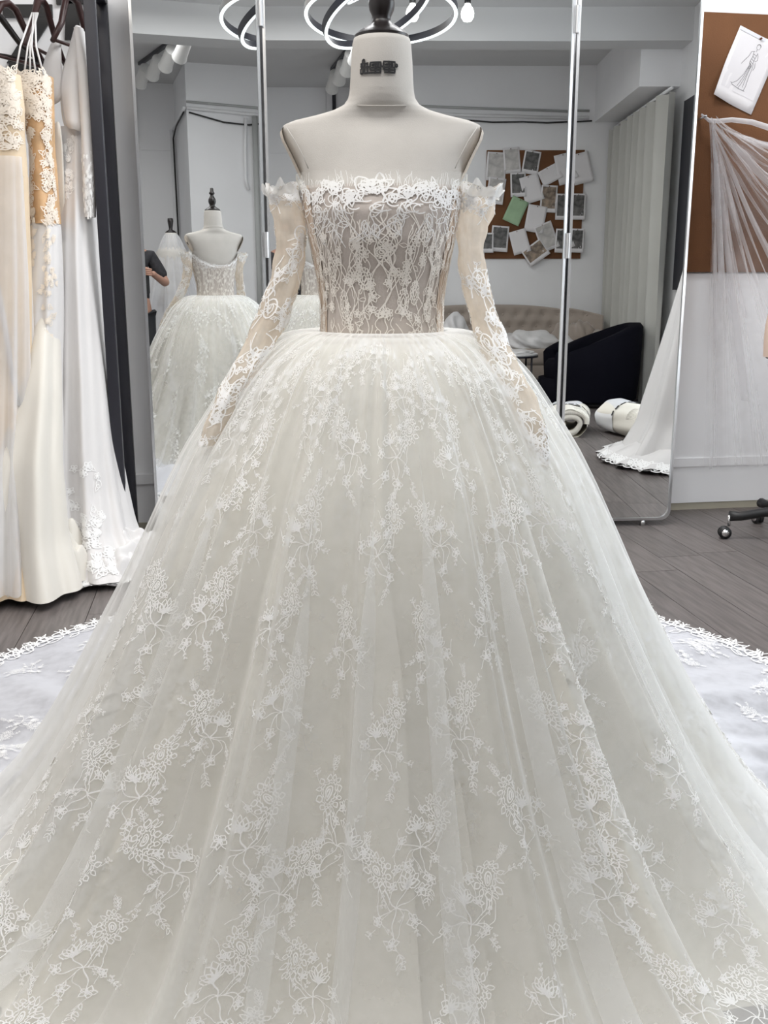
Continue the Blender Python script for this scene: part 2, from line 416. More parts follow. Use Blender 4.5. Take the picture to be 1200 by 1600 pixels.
# ------------------------------------------------------------------ dress form and ball gown: local frame, +X right, -Y towards the viewer
DX, DY = at(-.004, 1.9)
form = thing('dress_form', 'cream linen dress form with lettered neck and black turned finial wearing the ball gown', 'dress form', (DX, DY, 0), -AY)
rings = [(.80, .13, .10, 0), (.90, .118, .088, 0), (.97, .106, .078, 0), (1.03, .108, .080, 0), (1.09, .114, .085, -.004), (1.14, .124, .097, -.012), (1.18, .130, .104, -.016),
         (1.215, .136, .098, -.010), (1.25, .144, .086, 0), (1.285, .160, .076, .006), (1.315, .176, .066, .010), (1.335, .182, .056, .012), (1.345, .178, .051, .012), (1.352, .160, .049, .012),
         (1.360, .122, .050, .012), (1.368, .090, .053, .011), (1.377, .069, .056, .008), (1.388, .0605, .0565, .005), (1.40, .0575, .0555, .003)]
def loft(rings, n=64, e=2.2):
    V = []
    for z, a, b, oy in rings:
        t = np.linspace(0, 2*PI, n, endpoint=False); c, s = np.cos(t), np.sin(t)
        V.append(np.stack([a*np.sign(c)*abs(c)**(2/e), oy+b*np.sign(s)*abs(s)**(2/e), np.full(n, z)], 1))
    return np.concatenate(V), grid_faces(n, len(rings), True)
zr = np.array([r[0] for r in rings]); A_ = np.array(rings)
zz = np.unique(np.concatenate([np.linspace(.80, 1.33, 40), np.linspace(1.33, 1.40, 26)]))
def ip(k): return np.interp(zz, zr, A_[:, k])
V, F = loft(list(zip(zz, ip(1), ip(2), ip(3))))
torso = link('torso', V, F, 'linen', form)
nk = [(1.398, .0578, .0556, .003), (1.42, .0560, .0545, .002), (1.45, .0545, .053, .001), (1.478, .0520, .0515, 0), (1.4865, .0495, .049, 0), (1.489, .044, .044, 0)]
V, F = loft(nk, 48, 2.0); neck = link('neck', V, F, 'linen', form)
def ringtube(z, a, b, oy, r, name, m, par, e=2.1):
    t = np.linspace(0, 2*PI, 64, endpoint=False); c, s = np.cos(t), np.sin(t)
    P = [(a*np.sign(cc)*abs(cc)**(2/e), oy+b*np.sign(ss)*abs(ss)**(2/e), z+.010*ss) for cc, ss in zip(c, s)]
    G().tube(P, r, 5, closed=True).out(name, m, par)
ringtube(1.379, .0665, .0562, .007, .0011, 'neck_seam', 'seam', neck)
g = G().lathe([(.0475, .0), (.0480, .004), (.042, .010), (.030, .017), (.019, .024), (.0155, .030), (.017, .036), (.0215, .045), (.0235, .056), (.0215, .068), (.0145, .080), (.0105, .088), (.0105, .094), (.0165, .099), (.0170, .105), (.0115, .111), (.0100, .130), (.006, .134)], 32, (0, 0, 1.488))
auto(g.out('finial', 'black_wood', form), 50)
for s in (-1, 1):                            # flat padded armhole plates at the shoulders
    t = np.linspace(0, 2*PI, 28, endpoint=False)
    V = []
    for q, d in ((.2, .006), (.8, .0055), (1.0, .0)):
        for a in t:
            zc = 1.292+.050*q*math.sin(a); V.append((s*(np.interp(zc, zr, A_[:, 1])*.985+d+.0005), .010+.046*q*math.cos(a), zc))
    Fp = [tuple(range(28))] + [(i*28+j_, i*28+(j_+1) % 28, (i+1)*28+(j_+1) % 28, (i+1)*28+j_) for i in range(2) for j_ in range(28)]
    link('armhole_plate', V, Fp, 'linen_pad', form)
    P = [(s*x, y, z) for x, y, z in ((.168, -.047, 1.334), (.152, -.061, 1.31), (.138, -.072, 1.285), (.128, -.078, 1.262))]
    G().tube(P, .0009, 5).out('shoulder_seam', 'seam', torso)
G().tube([(0, 0, .03), (0, 0, .82)], .016, 12).out('pole', 'black_metal', form)
G().lathe([(.20, 0), (.20, .012), (.05, .03), (.02, .05)], 24).out('base', 'black_metal', form)
# neck lettering, bent round the neck
LET = []
def L_(*p): LET.append([(x, y) for x, y in p])
L_((.0, 2.45), (.9, 2.65)); L_((.45, 2.6), (.45, 1.55)); L_((0, 2.0), (.95, 2.0)); L_((.15, 1.5), (.15, .55), (.3, .45), (.8, .45), (.85, .55), (.85, 1.5), (.15, 1.5))
L_((.6, 2.7), (.62, 3.2), (.85, 3.4), (1.1, 3.3), (1.15, 3.0), (1.0, 2.85))
L_((1.2, 2.75), (1.2, 1.7), (2.6, 1.7)); L_((1.2, 2.5), (2.0, 2.5)); L_((1.95, 2.75), (1.95, .5)); L_((1.2, 1.7), (1.2, .45), (5.1, .45)); L_((2.6, 1.7), (2.6, 2.6), (5.0, 2.6), (5.0, 1.7), (5.6, 1.7))
L_((3.8, 2.8), (3.8, .45)); L_((2.9, 1.95), (3.4, 2.2), (3.2, 1.8)); L_((3.0, 2.1), (4.7, 2.2)); L_((4.1, 2.0), (4.7, 1.9)); L_((2.7, 1.5), (4.9, 1.5), (4.9, .45)); L_((2.7, 1.5), (2.7, .95), (4.9, .95)); L_((4.2, 2.35), (4.7, 2.35))
L_((5.6, 1.7), (5.6, 2.75), (8.2, 2.75), (8.2, 1.7)); L_((6.8, 3.0), (6.8, .5)); L_((5.9, 2.0), (6.4, 2.25), (6.2, 1.85)); L_((6.0, 2.15), (7.8, 2.3)); L_((7.1, 2.0), (7.8, 1.9)); L_((5.7, 1.55), (8.1, 1.55), (8.1, .5), (5.7, .5)); L_((5.7, 1.55), (5.7, 1.0), (8.1, 1.0)); L_((7.2, 2.45), (7.8, 2.45))
L_((8.2, 1.9), (8.5, 1.75), (8.75, 1.95), (8.7, 2.25), (8.45, 2.35))
s_ = .0083; g = G()
for st in LET:
    p = np.array(st)*s_*.92; 
    q = np.concatenate([np.linspace(p[i], p[i+1], 5)[:-1] for i in range(len(p)-1)]+[p[-1:]])
    V2, F2 = strokes_mesh([(q, .0034)])
    V3 = []
    for x, y in V2:
        a = (x-.0395)/.054; z = 1.4185+y; rr = np.interp(z, [n_[0] for n_ in nk], [n_[1] for n_ in nk])+.0006
        V3.append((rr*math.sin(a)+.0, -rr*.978*math.cos(a), z))
    g.add(V3, F2)
g.out('lettering', 'print_black', neck)['label'] = 'black Chinese shop lettering printed on the neck'

gown = thing('wedding_gown', 'ivory off-shoulder lace ball gown with full tulle skirt and round lace train', 'dress', (DX, DY, 0), -AY)
PR = np.array([(.108, .972), (.150, .974), (.180, .962), (.222, .934), (.262, .893), (.300, .835), (.352, .755), (.388, .685), (.424, .606), (.470, .500), (.526, .385), (.580, .285), (.640, .185), (.702, .095), (.765, .03), (.83, .006), (.87, .003)])
sl = np.concatenate([[0], np.cumsum(np.linalg.norm(np.diff(PR, axis=0), axis=1))]); SL = sl[-1]; sl /= SL
# smooth the profile
ts = np.linspace(0, 1, 400); pr = np.interp(ts, sl, PR[:, 0]); pz = np.interp(ts, sl, PR[:, 1])
for _ in range(60):
    pr[1:-1] = (pr[:-2]+2*pr[1:-1]+pr[2:])/4; pz[1:-1] = (pz[:-2]+2*pz[1:-1]+pz[2:])/4
def profile(t): return np.interp(t, ts, pr), np.interp(t, ts, pz)
def fold_set(seed, n, amp, sharp):
    r = np.random.RandomState(seed); th = (np.arange(n)+r.uniform(-.33, .33, n))/n*2*PI-PI
    return th, r.uniform(.45, 1.0, n)*amp, r.uniform(.8, 1.5, n)*2*PI/n*.62, r.uniform(.5, 1, n)*sharp, r.uniform(-.04, .04, n)
FS1 = fold_set(5, 20, .095, .18); FS2 = fold_set(12, 15, .050, .10); FS0 = (FS1[0], FS1[1]*.85, FS1[2], FS1[3]*1.5, FS1[4])
def fold(fs, th, t):
    out = np.zeros_like(th); sg = np.where(np.sin(th) >= 0, 1.0, -1.0)
    for a, A, wd, sh, dr in zip(*fs):
        x = (th-(a+dr*t)+PI) % (2*PI)-PI; x = x/wd*(1 if math.sin(a) >= 0 else -1)
        out += A*np.where(x < 0, np.exp(-x*x*1.6), np.exp(-(x/sh)**2))
    return out-.5*fs[1].mean()
def surf(fs, th, t, off=0.0, sc_=1.0, hem=1.0):
    th = np.asarray(th, float); t = np.asarray(t, float)
    r, z = profile(t*hem)
    amp = np.clip((t-.02)/.55, 0, 1)**.8*(.55+.75*t)
    f = fold(fs, th, t)*amp
    f += .0035*np.cos(54*th+3*np.sin(3*th))*np.exp(-((t-.16)/.16)**2)*np.clip(t/.05, 0, 1) + .0015*np.cos(83*th)*np.exp(-(t/.4)**2)
    f += .006*np.sin(3*th+1)*t
    rr = (r+f*.98)*sc_+off+t**6*(.10*np.exp(-((th-.72)/.45)**2)+.03*np.exp(-((th+.8)/.5)**2)); zo = np.maximum(z+off*.55+f*.10*(1-t), .004+.5*off)
    return np.stack([rr*np.sin(th), -rr*np.cos(th)*1.0, zo], -1)
def skirt(name, fs, m, off, sc_, hem, nu=540, nv=70, par=None):
    th = np.linspace(-PI, PI, nu, endpoint=False); t = np.linspace(0, 1, nv)
    T, TT = np.meshgrid(th, t)
    return link(name, surf(fs, T, TT, off, sc_, hem).reshape(-1, 3), grid_faces(nu, nv, True), m, par)
def pleats(seed, n, w0, kk):
    r = np.random.RandomState(seed); a = (np.arange(n)+r.uniform(-.38, .38, n))/n*2*PI-PI
    return a, r.uniform(.5, 1.2, n)*w0, r.uniform(.75, 1.1, n)*kk, r.uniform(-.05, .05, n), r.uniform(.02, .45, n)
def pleated(name, fs, ps, m, off, sc_, hem, dr, nv=70, par=None):
    """skirt layer whose cloth doubles back on itself along radiating folds"""
    s = [np.linspace(-PI, PI, 500, endpoint=False)]
    for a, w_, k, d, t0 in zip(*ps): s.append(a+np.linspace(-2.2, 2.2, 34)*w_)
    s = np.unique((np.concatenate(s)+PI) % (2*PI)-PI); t = np.linspace(0, 1, nv); S_, T = np.meshgrid(s, t)
    th = S_.copy(); ro = np.zeros_like(S_)
    for a, w_, k, d, t0 in zip(*ps):
        x = ((S_-(a+d*T)+PI) % (2*PI)-PI)/w_; sg = 1 if math.sin(a) >= 0 else -1
        q = np.clip((T-t0)/.35, 0, 1); q = q*q*(3-2*q)
        th -= w_*k*q*x*np.exp(-x*x); ro += -dr*q*np.tanh(2.2*x*sg)*np.exp(-(x*.55)**2)
    P = surf(fs, th, T, off, sc_, hem); rr = np.hypot(P[..., 0], P[..., 1])+1e-6
    P[..., 0] *= 1+ro/rr; P[..., 1] *= 1+ro/rr
    return link(name, P.reshape(-1, 3), grid_faces(len(s), nv, True), m, par)
lin = pleated('skirt_lining', FS0, pleats(31, 18, .085, 2.4), 'lining', -.024, .978, .985, .034, 60, gown)
ove = skirt('lace_overskirt', FS1, 'lace_ground', 0, 1.0, 1.0, 620, 80, gown)
tul = pleated('tulle_overlay', FS2, pleats(44, 24, .085, 2.7), 'tulle', .015, 1.003, .985, .010, 70, gown)
r = np.random.RandomState(3); nm = 0
rowt = [.10, .215, .335, .45, .56, .665, .765, .86, .945]
for ri, t0 in enumerate(rowt):
    rad = float(profile(np.array(t0))[0]); n = int(round(2*PI*(rad*.5+.36)/(.128+.045*t0))) if t0 > .15 else 20
    n = min(n, 34)
    for i in range(n):
        th0 = (i+.5*(ri % 2)+r.uniform(-.2, .2))/n*2*PI
        thw = (th0+PI) % (2*PI)-PI
        if abs(thw) > 2.2 and (i % 2): continue
        if nm >= 270: break
        V2, F2 = MOT[(i*7+ri*3) % 4]; V2 = warp(V2, r); s = .0112*r.uniform(.88, 1.12); ro = r.uniform(-.35, .35); fx = 1 if (i+ri) % 3 else -1
        a, b = V2[:, 0]*fx, V2[:, 1]
        ca, sa = math.cos(ro), math.sin(ro); a, b = (a*ca-b*sa)*s, (a*sa+b*ca)*s
        tt = t0+r.uniform(-.025, .025)+b/SL; th = thw+a/(rad*.50+.36)
        ok = tt < .995; tt = np.clip(tt, .004, .999)
        P = surf(FS1, th, tt, .0025)
        link('lace_motif', P, F2, 'lace_white', ove); nm += 1
# fainter second-layer motifs on the lining, gathered lace under the waist
V_, F_, n = [], [], 0
for i in range(90):
    thw = r.uniform(-PI, PI); t0 = r.uniform(.06, .86); V2, F2 = MOT[i % 4]; s = .0095
    a, b = V2[:, 0]*s, V2[:, 1]*s; rad = float(profile(np.array(t0))[0])
    P = surf(FS0, thw+a/(rad*.7+.2), np.clip(t0+b/SL, .004, .99), -.006, .965, .975); V_.append(P); F_.append(F2+n); n += len(P)
o = link('underlay_lace', np.concatenate(V_), np.concatenate(F_), 'lace_soft', lin); o['kind'] = 'stuff'
V_, F_, n = [], [], 0
for i in range(34):
    thw = (i+.5)/34*2*PI-PI + r.uniform(-.05, .05); t0 = r.uniform(.07, .20); V2, F2 = MOT[i % 4]; s = .0080
    a, b = V2[:, 0]*s*(1 if i % 2 else -1), V2[:, 1]*s; rad = float(profile(np.array(t0))[0])
    P = surf(FS1, thw+a/(rad*.6+.15), np.clip(t0+b/SL, .003, .99), .004); V_.append(P); F_.append(F2+n); n += len(P)
o = link('waist_lace', np.concatenate(V_), np.concatenate(F_), 'lace_white', ove); o['kind'] = 'stuff'

# train: a round spread of lace tulle on the floor, wide at the sides and longer behind
def rtrain(th):
    c = -np.cos(th)                          # +1 behind the form, -1 in front
    return np.interp(c, [-1, -.75, -.45, -.1, .3, 1], [.60, .62, .74, 1.09, 1.26, 1.50])
def train_s(th, q, off=0):
    th = np.asarray(th, float); q = np.asarray(q, float)
    rr = .56+(rtrain(th)-.56)*q
    wv = .012*(1+np.sin(23*th+4*np.sin(2*th)+2*q))*q*(1-q)*4*.8 + .008*(1+np.sin(41*th+9*q))*(1-q*.75) + .05*(1-q)**2
    return np.stack([rr*np.sin(th), -rr*np.cos(th), .004+wv+off], -1)
th = np.linspace(-PI, PI, 500, endpoint=False); q = np.linspace(0, 1, 26); T, Q = np.meshgrid(th, q)
trn = link('train', train_s(T, Q).reshape(-1, 3), grid_faces(500, 26, True), 'tulle_train', gown)
V_, F_, n = [], [], 0
for i in range(96):
    thw = r.uniform(-PI, PI)
    if abs(thw) < 1.2: continue
    q0 = r.uniform(.3, .92); V2, F2 = MOT[i % 4]; s = .010; ro = r.uniform(0, 6)
    a, b = V2[:, 0], V2[:, 1]; a, b = (a*math.cos(ro)-b*math.sin(ro))*s, (a*math.sin(ro)+b*math.cos(ro))*s
    R0 = float(rtrain(thw)); P = train_s(thw+a/R0, np.clip(q0+b/(R0-.6+.05), .0, .999), .004); V_.append(P); F_.append(F2+n); n += len(P)
o = link('train_lace', np.concatenate(V_), np.concatenate(F_), 'lace_white', trn); o['kind'] = 'stuff'
S = []                                       # eyelash edging: scallops and lashes along the rim, drawn as (angle*R, q)
V_, F_, n = [], [], 0
ne = 150
for i in range(ne):
    th0 = -PI+2*PI*i/ne
    if abs(th0) < 1.05: continue
    R0 = float(rtrain(th0)); dq = 1/(R0-.58)
    S = []
    for k_ in range(5):
        x0 = r.uniform(-.03, .03); S.append((np.array([(x0, -.03), (x0+r.uniform(-.012, .012), .004), (x0+r.uniform(-.02, .02), r.uniform(.018, .034))]), .0042))
    S.append((ring(0, -.012, .026, .016, 12), .006)); S.append((ring(.02, -.035, .02, .014, 10), .004)); S.append((petal(0, -.03, 2+r.uniform(-.5, .5), .05, .02, 6), .004)); S.append((petal(.01, -.05, r.uniform(0, 6), .05, .018, 6), .004))
    V2, F2 = strokes_mesh(S)
    tA = th0+V2[:, 0]/R0; qq = 1+V2[:, 1]*dq
    P = train_s(tA, np.minimum(qq, 1), .004); ex = np.maximum(qq-1, 0)/dq
    P[:, 0] += np.sin(tA)*ex; P[:, 1] += -np.cos(tA)*ex; V_.append(P); F_.append(F2+n); n += len(P)
o = link('lace_edging', np.concatenate(V_), np.concatenate(F_), 'lace_white', trn); o['kind'] = 'stuff'

# bodice
bz = np.array([.955, .985, 1.03, 1.075, 1.14, 1.19, 1.222, 1.25]); ba = np.array([.113, .111, .111, .116, .128, .137, .142, .146]); bb = np.array([.086, .085, .087, .093, .110, .113, .104, .094]); bo = np.array([0, 0, -.001, -.004, -.013, -.016, -.012, -.002])
def bod(th, z, off=0):
    a = np.interp(z, bz, ba)+off; b_ = np.interp(z, bz, bb)+off; oy = np.interp(z, bz, bo)
    c, s = np.sin(th), np.cos(th); e = 2/2.3
    dip = np.where(np.cos(th) < 0, (np.cos(th)**2)*.085*np.clip((z-1.13)/.12, 0, 1), 0)   # the back is cut in a low curve
    return np.stack([a*np.sign(c)*abs(c)**e, oy-b_*np.sign(s)*abs(s)**e, z-dip], -1)
th = np.linspace(-PI, PI, 140, endpoint=False); z = np.linspace(.957, 1.235, 36); T, Z = np.meshgrid(th, z)
bodo = link('bodice', bod(T, Z, .003).reshape(-1, 3), grid_faces(140, 36, True), 'bodice_net', gown)
for s in (-1, 1):
    th = np.linspace(1.02, 1.62, 14)*s; T, Z = np.meshgrid(th, z); Fq = grid_faces(14, 36)
    link('side_panel', bod(T, Z, .0042).reshape(-1, 3), Fq, 'bodice_side', bodo)
def put_bodice(S, off, name, m, par, stuff=True):
    V2, F2 = strokes_mesh(S); P = bod(V2[:, 0]/.135, V2[:, 1], off); o = link(name, P, F2, m, par); 
    if stuff: o['kind'] = 'stuff'
    return o
S = []
q = random.Random(21); W = .42
for i in range(64):                          # cord loops of the neckline band
    x = -W+2*W*i/64+q.uniform(-.004, .004); y = 1.222+q.uniform(-.012, .012)
    S.append((ring(x, y, q.uniform(.006, .011), q.uniform(.006, .014), 14, .12, q.randint(3, 6), q.random()*6), .0026))
    for k in range(4): S.append((petal(x, y+q.uniform(-.008, .008), q.uniform(0, 6), q.uniform(.008, .02), .008, 6), .0022))
    S.append((petal(x, y, q.uniform(0, 6), q.uniform(.012, .022), .012, 7), .0020))
    S.append((ring(x+.004, 1.200+q.uniform(-.01, .01), q.uniform(.008, .014), q.uniform(.006, .010), 10, a0=q.random()*3, a1=5.5), .0020))
for i in range(230):                         # lashes standing above the edge
    x = -W+2*W*i/230; S.append((bez([(x, 1.230), (x+q.uniform(-.004, .004), 1.238), (x+q.uniform(-.008, .008), 1.241+q.random()*.010*(1+math.sin(i*.27)))], 5), .0008))
for i in range(110):
    x = q.uniform(-W, W); y = q.uniform(1.155, 1.205); S.append((petal(x, y, q.uniform(0, 6), .026, .010, 6), .0016))
    S.append((bez([(x, y), (x+q.uniform(-.02, .02), y-.01), (x+q.uniform(-.03, .03), y-.03)], 7), .0014))
put_bodice(S, .0065, 'neckline_lace', 'lace_white', bodo)
S = []
for i in range(170):                         # corded vines running down the corset
    x = -W+2*W*i/170; y = q.uniform(1.15, 1.20); n_ = q.randint(2, 4); side = abs(x) > .09
    for k_ in range(n_):
        x2 = x+q.uniform(-.022, .022)*(.5 if side else 1.1); y2 = y-q.uniform(.035, .07)
        if y2 < .965: break
        S.append((bez([(x, y), (x+q.uniform(-.02, .02), y-.02), (x2+q.uniform(-.02, .02), y2+.02), (x2, y2)], 10), .0016))
        if q.random() < .55: S.append((petal(x2, y2, q.uniform(0, 6), q.uniform(.010, .018), .007, 5), .0013))
        if q.random() < .35: flower(S, x2, y2, q.uniform(.007, .011), 5, q.random()*6, .0015)
        x, y = x2, y2
for cx, cy, a, b_ in ((-.028, 1.075, .012, .018), (.038, 1.035, .011, .022), (.062, 1.05, .010, .02), (-.075, 1.03, .010, .024), (.075, 1.15, .009, .02), (.016, 1.16, .010, .016), (.0, 1.12, .009, .009), (.1, 1.02, .01, .02), (-.1, 1.09, .01, .02)):
    for kk in (1, .62, .3): S.append((ring(cx, cy, a*kk, b_*kk, 30, .10 if kk == 1 else 0, 12), .0019))
    for i in range(14):
        t = 2*PI*i/14; S.append((np.array([(cx+a*.62*math.cos(t), cy+b_*.62*math.sin(t)), (cx+a*1.12*math.cos(t), cy+b_*1.12*math.sin(t))]), .0016))
for i in range(90):
    x = q.uniform(-W, W); y = .968+abs(q.gauss(0, .016)); S.append((petal(x, y, q.uniform(0, 6), .018, .008, 5), .0014))
    S.append((bez([(x, y), (x+q.uniform(-.015, .015), y+.01), (x+q.uniform(-.02, .02), y+.022)], 6), .0014))
put_bodice(S, .0058, 'corded_lace', 'lace_pale', bodo)
# sheer tulle band across the chest above the lace
th = np.linspace(-1.75, 1.75, 60); zq = np.linspace(1.228, 1.258, 6); T, Z = np.meshgrid(th, zq)
link('chest_band', bod(T, Z, .010).reshape(-1, 3), grid_faces(60, 6), 'chest_net', gown)

# sleeves: (x, y, z, half width, depth) in the gown frame
def sleeve(pts, side):
    P = np.array(pts, float); n = len(P); tt = np.linspace(0, n-1, 46); k_ = np.arange(n)
    c = np.stack([np.interp(tt, k_, P[:, i]) for i in range(5)], 1)
    for _ in range(4): c[1:-1] = (c[:-2]+2*c[1:-1]+c[2:])/4
    def S_(a, s):
        i = s*(len(c)-1); cc = [np.interp(i, np.arange(len(c)), c[:, k]) for k in range(5)]
        wr = 1+.055*np.sin(9*a+16*s)+.05*np.sin(4*a-31*s) + .05*np.sin(60*s+2*a)
        return np.stack([cc[0]+cc[3]*wr*np.cos(a), cc[1]-cc[4]*wr*np.sin(a), cc[2]+.006*np.sin(3*a+side)*np.exp(-s*14)], -1)
    a = np.linspace(0, 2*PI, 40, endpoint=False); s = np.linspace(0, 1, 60); A2, S2 = np.meshgrid(a, s)
    o = link('sleeve', S_(A2, S2).reshape(-1, 3), grid_faces(40, 60, True), 'sleeve_net', gown)
    q = random.Random(40+side); L = float(np.sum(np.linalg.norm(np.diff(c[:, :3], axis=0), axis=1))); St = []
    for i in range(120):
        x, y = q.uniform(0, 2*PI), q.random()**.9
        if i % 3 == 0 or y > .8: flower(St, x, y, .35, 5, q.random()*6, .07)
        St.append((bez([(x, y*1), (x+q.uniform(-.5, .5), y+.02), (x+q.uniform(-.7, .7), y+q.uniform(-.05, .07))], 8), .05))
    V2s, F2s, nn = [], [], 0
    for i in range(84):                      # small flower and stem appliques
        x, y = q.uniform(0, 2*PI), q.random()
        y = 1-(1-y)*.6 if i % 3 == 0 else (.10*q.random() if i % 3 == 1 else y)
        T_ = []
        if i % 2: flower(T_, 0, 0, .013, 5, q.random()*6, .0022)
        else: T_.append((ring(0, 0, .011, .016, 14), .0026)); T_.append((ring(0, 0, .005, .008, 8), .0022))
        for k in range(3): T_.append((bez([(0, 0), (q.uniform(-.02, .02), q.uniform(-.02, .02)), (q.uniform(-.03, .03), q.uniform(-.045, .045))], 7), .0018))
        sprig(T_, 0, 0, q.uniform(0, 6), .03, 2, .0016)
        V2, F2 = strokes_mesh(T_); wd = float(np.interp(y*(len(c)-1), np.arange(len(c)), c[:, 3]))
        P3 = S_(x+V2[:, 0]/max(wd, .012), np.clip(y+V2[:, 1]/L, 0, 1)); 
        cen = np.stack([np.interp(np.clip(y+V2[:, 1]/L, 0, 1)*(len(c)-1), np.arange(len(c)), c[:, k]) for k in range(3)], 1)
        dv = P3-cen; dv[:, 2] = 0; P3 = P3+dv/(np.linalg.norm(dv, axis=1, keepdims=True)+1e-6)*.0018
        V2s.append(P3); F2s.append(F2+nn); nn += len(P3)
    link('sleeve_lace', np.concatenate(V2s), np.concatenate(F2s), 'lace_white', o)['kind'] = 'stuff'
    # standing frill round the top of the sleeve
    a = np.linspace(0, 2*PI, 90, endpoint=False); s = np.linspace(0, 1, 7); A2, S2 = np.meshgrid(a, s); c0 = c[1]
    rr = 1.0+S2*(.10+.08*np.sin(7*A2)+.05*np.sin(13*A2+1)); fx = np.clip(np.cos(A2)*side, -.3, 1)
    V = np.stack([c0[0]+c0[3]*rr*np.cos(A2)+side*.004*S2*np.clip(fx, 0, 1), c0[1]-c0[4]*rr*np.sin(A2), c0[2]-.012+S2*(.020-.010*np.clip(fx, 0, 1)+.007*np.sin(5*A2)+.006*np.sin(11*A2+2))], -1)
    link('sleeve_frill', V.reshape(-1, 3), grid_faces(90, 7, True), 'lace_soft', o)
def fz(py, v=1.88): return 1.08+v*math.tan(math.atan((800-py)/1550)-math.radians(13.4))
sleeve([(-.178, -.01, 1.237, .031, .050), (-.170, -.015, 1.20, .031, .042), (-.165, -.02, 1.15, .026, .034), (-.170, -.03, 1.09, .027, .032), (-.194, -.05, 1.02, .029, .030), (-.222, -.085, .955, .028, .026), (-.262, -.135, .888, .023, .020), (-.292, -.165, .825, .020, .016), (-.308, -.18, .79, .012, .010)], -1)
sleeve([(.172, -.01, 1.237, .042, .052), (.168, -.015, 1.19, .034, .042), (.162, -.02, 1.14, .023, .034), (.166, -.03, 1.085, .0235, .032), (.184, -.06, 1.01, .0245, .030), (.206, -.11, .945, .027, .026), (.238, -.165, .880, .028, .020), (.262, -.205, .815, .024, .016), (.276, -.228, .762, .010, .010)], 1)

# ------------------------------------------------------------------ garment rack and gowns on the left
WF = Y1                                      # face of the front wall
rack = thing('garment_rack', 'tall black square-tube garment rack holding the hanging gowns', 'rack', (-.40, 4.0, 0))
def bar(p, q, w_=.038, d_=None):
    p, q = Vector(p), Vector(q); d = q-p; L = d.length; d.normalize()
    R = d.to_track_quat('Z', 'Y').to_matrix(); h = w_/2; g2 = (d_ or w_)/2
    g = G().box((-h, -g2, 0), (h, g2, L), bevel=.003); g.V = [tuple(R @ Vector(v)+p) for v in g.V]; return g
for nx in (0, -1.55):
    for ny in (-.20, .235): bar((nx, ny, .022), (nx, ny, 2.12), .040).out('post', 'black_metal', rack)
    bar((nx, -.18, 2.10), (nx, .215, 2.10)).out('end_bar', 'black_metal', rack); bar((nx, -.18, .04), (nx, .215, .04)).out('end_bar', 'black_metal', rack)
    for ny in (-.20, .235): G().lathe([(.028, 0), (.028, .012), (.015, .022)], 12, (nx, ny, 0)).out('foot', 'black_plastic', rack)
G().tube([(-1.55, .015, 2.10), (0, .015, 2.10)], .016, 12).out('rail', 'black_metal', rack)
bar((-1.53, .235, .04), (-.02, .235, .04)).out('base_bar', 'black_metal', rack)
RX, RY, RZ = -.40, 4.015, 2.10
def hanger(name, u, v, sh_z, half, yaw, m, label, arms=True, drop=.10):
    """wooden hanger hooked over the rail; half = half width, yaw = turn of the hanger"""
    x, y = at(u, v); y = RY
    t = thing(name, label, 'hanger', (x, RY, sh_z), yaw, 'hangers on the black rack')
    z1 = RZ-sh_z
    hk = [(0, 0, .055)]+[(0, 0, z1-.02)]+[(.022*math.sin(a)*.9, 0, z1-.004+.022*(1-math.cos(a))) for a in np.linspace(.2, 3.6, 9)]
    G().tube(hk, .0028, 6).out('hook', 'black_metal', t)
    pts = [(-half, 0, -drop), (-half*.55, 0, -drop*.35), (-.035, 0, .05), (0, 0, .062), (.035, 0, .05), (half*.55, 0, -drop*.35), (half, 0, -drop)]
    g = G().tube(pts, [.009, .011, .013, .014, .013, .011, .009], 8); g.out('shoulder_arm', m, t)
    if arms: G().tube([(-half*.9, 0, -drop*.95), (half*.9, 0, -drop*.95)], .006, 6).out('trouser_bar', m, t)
    return t
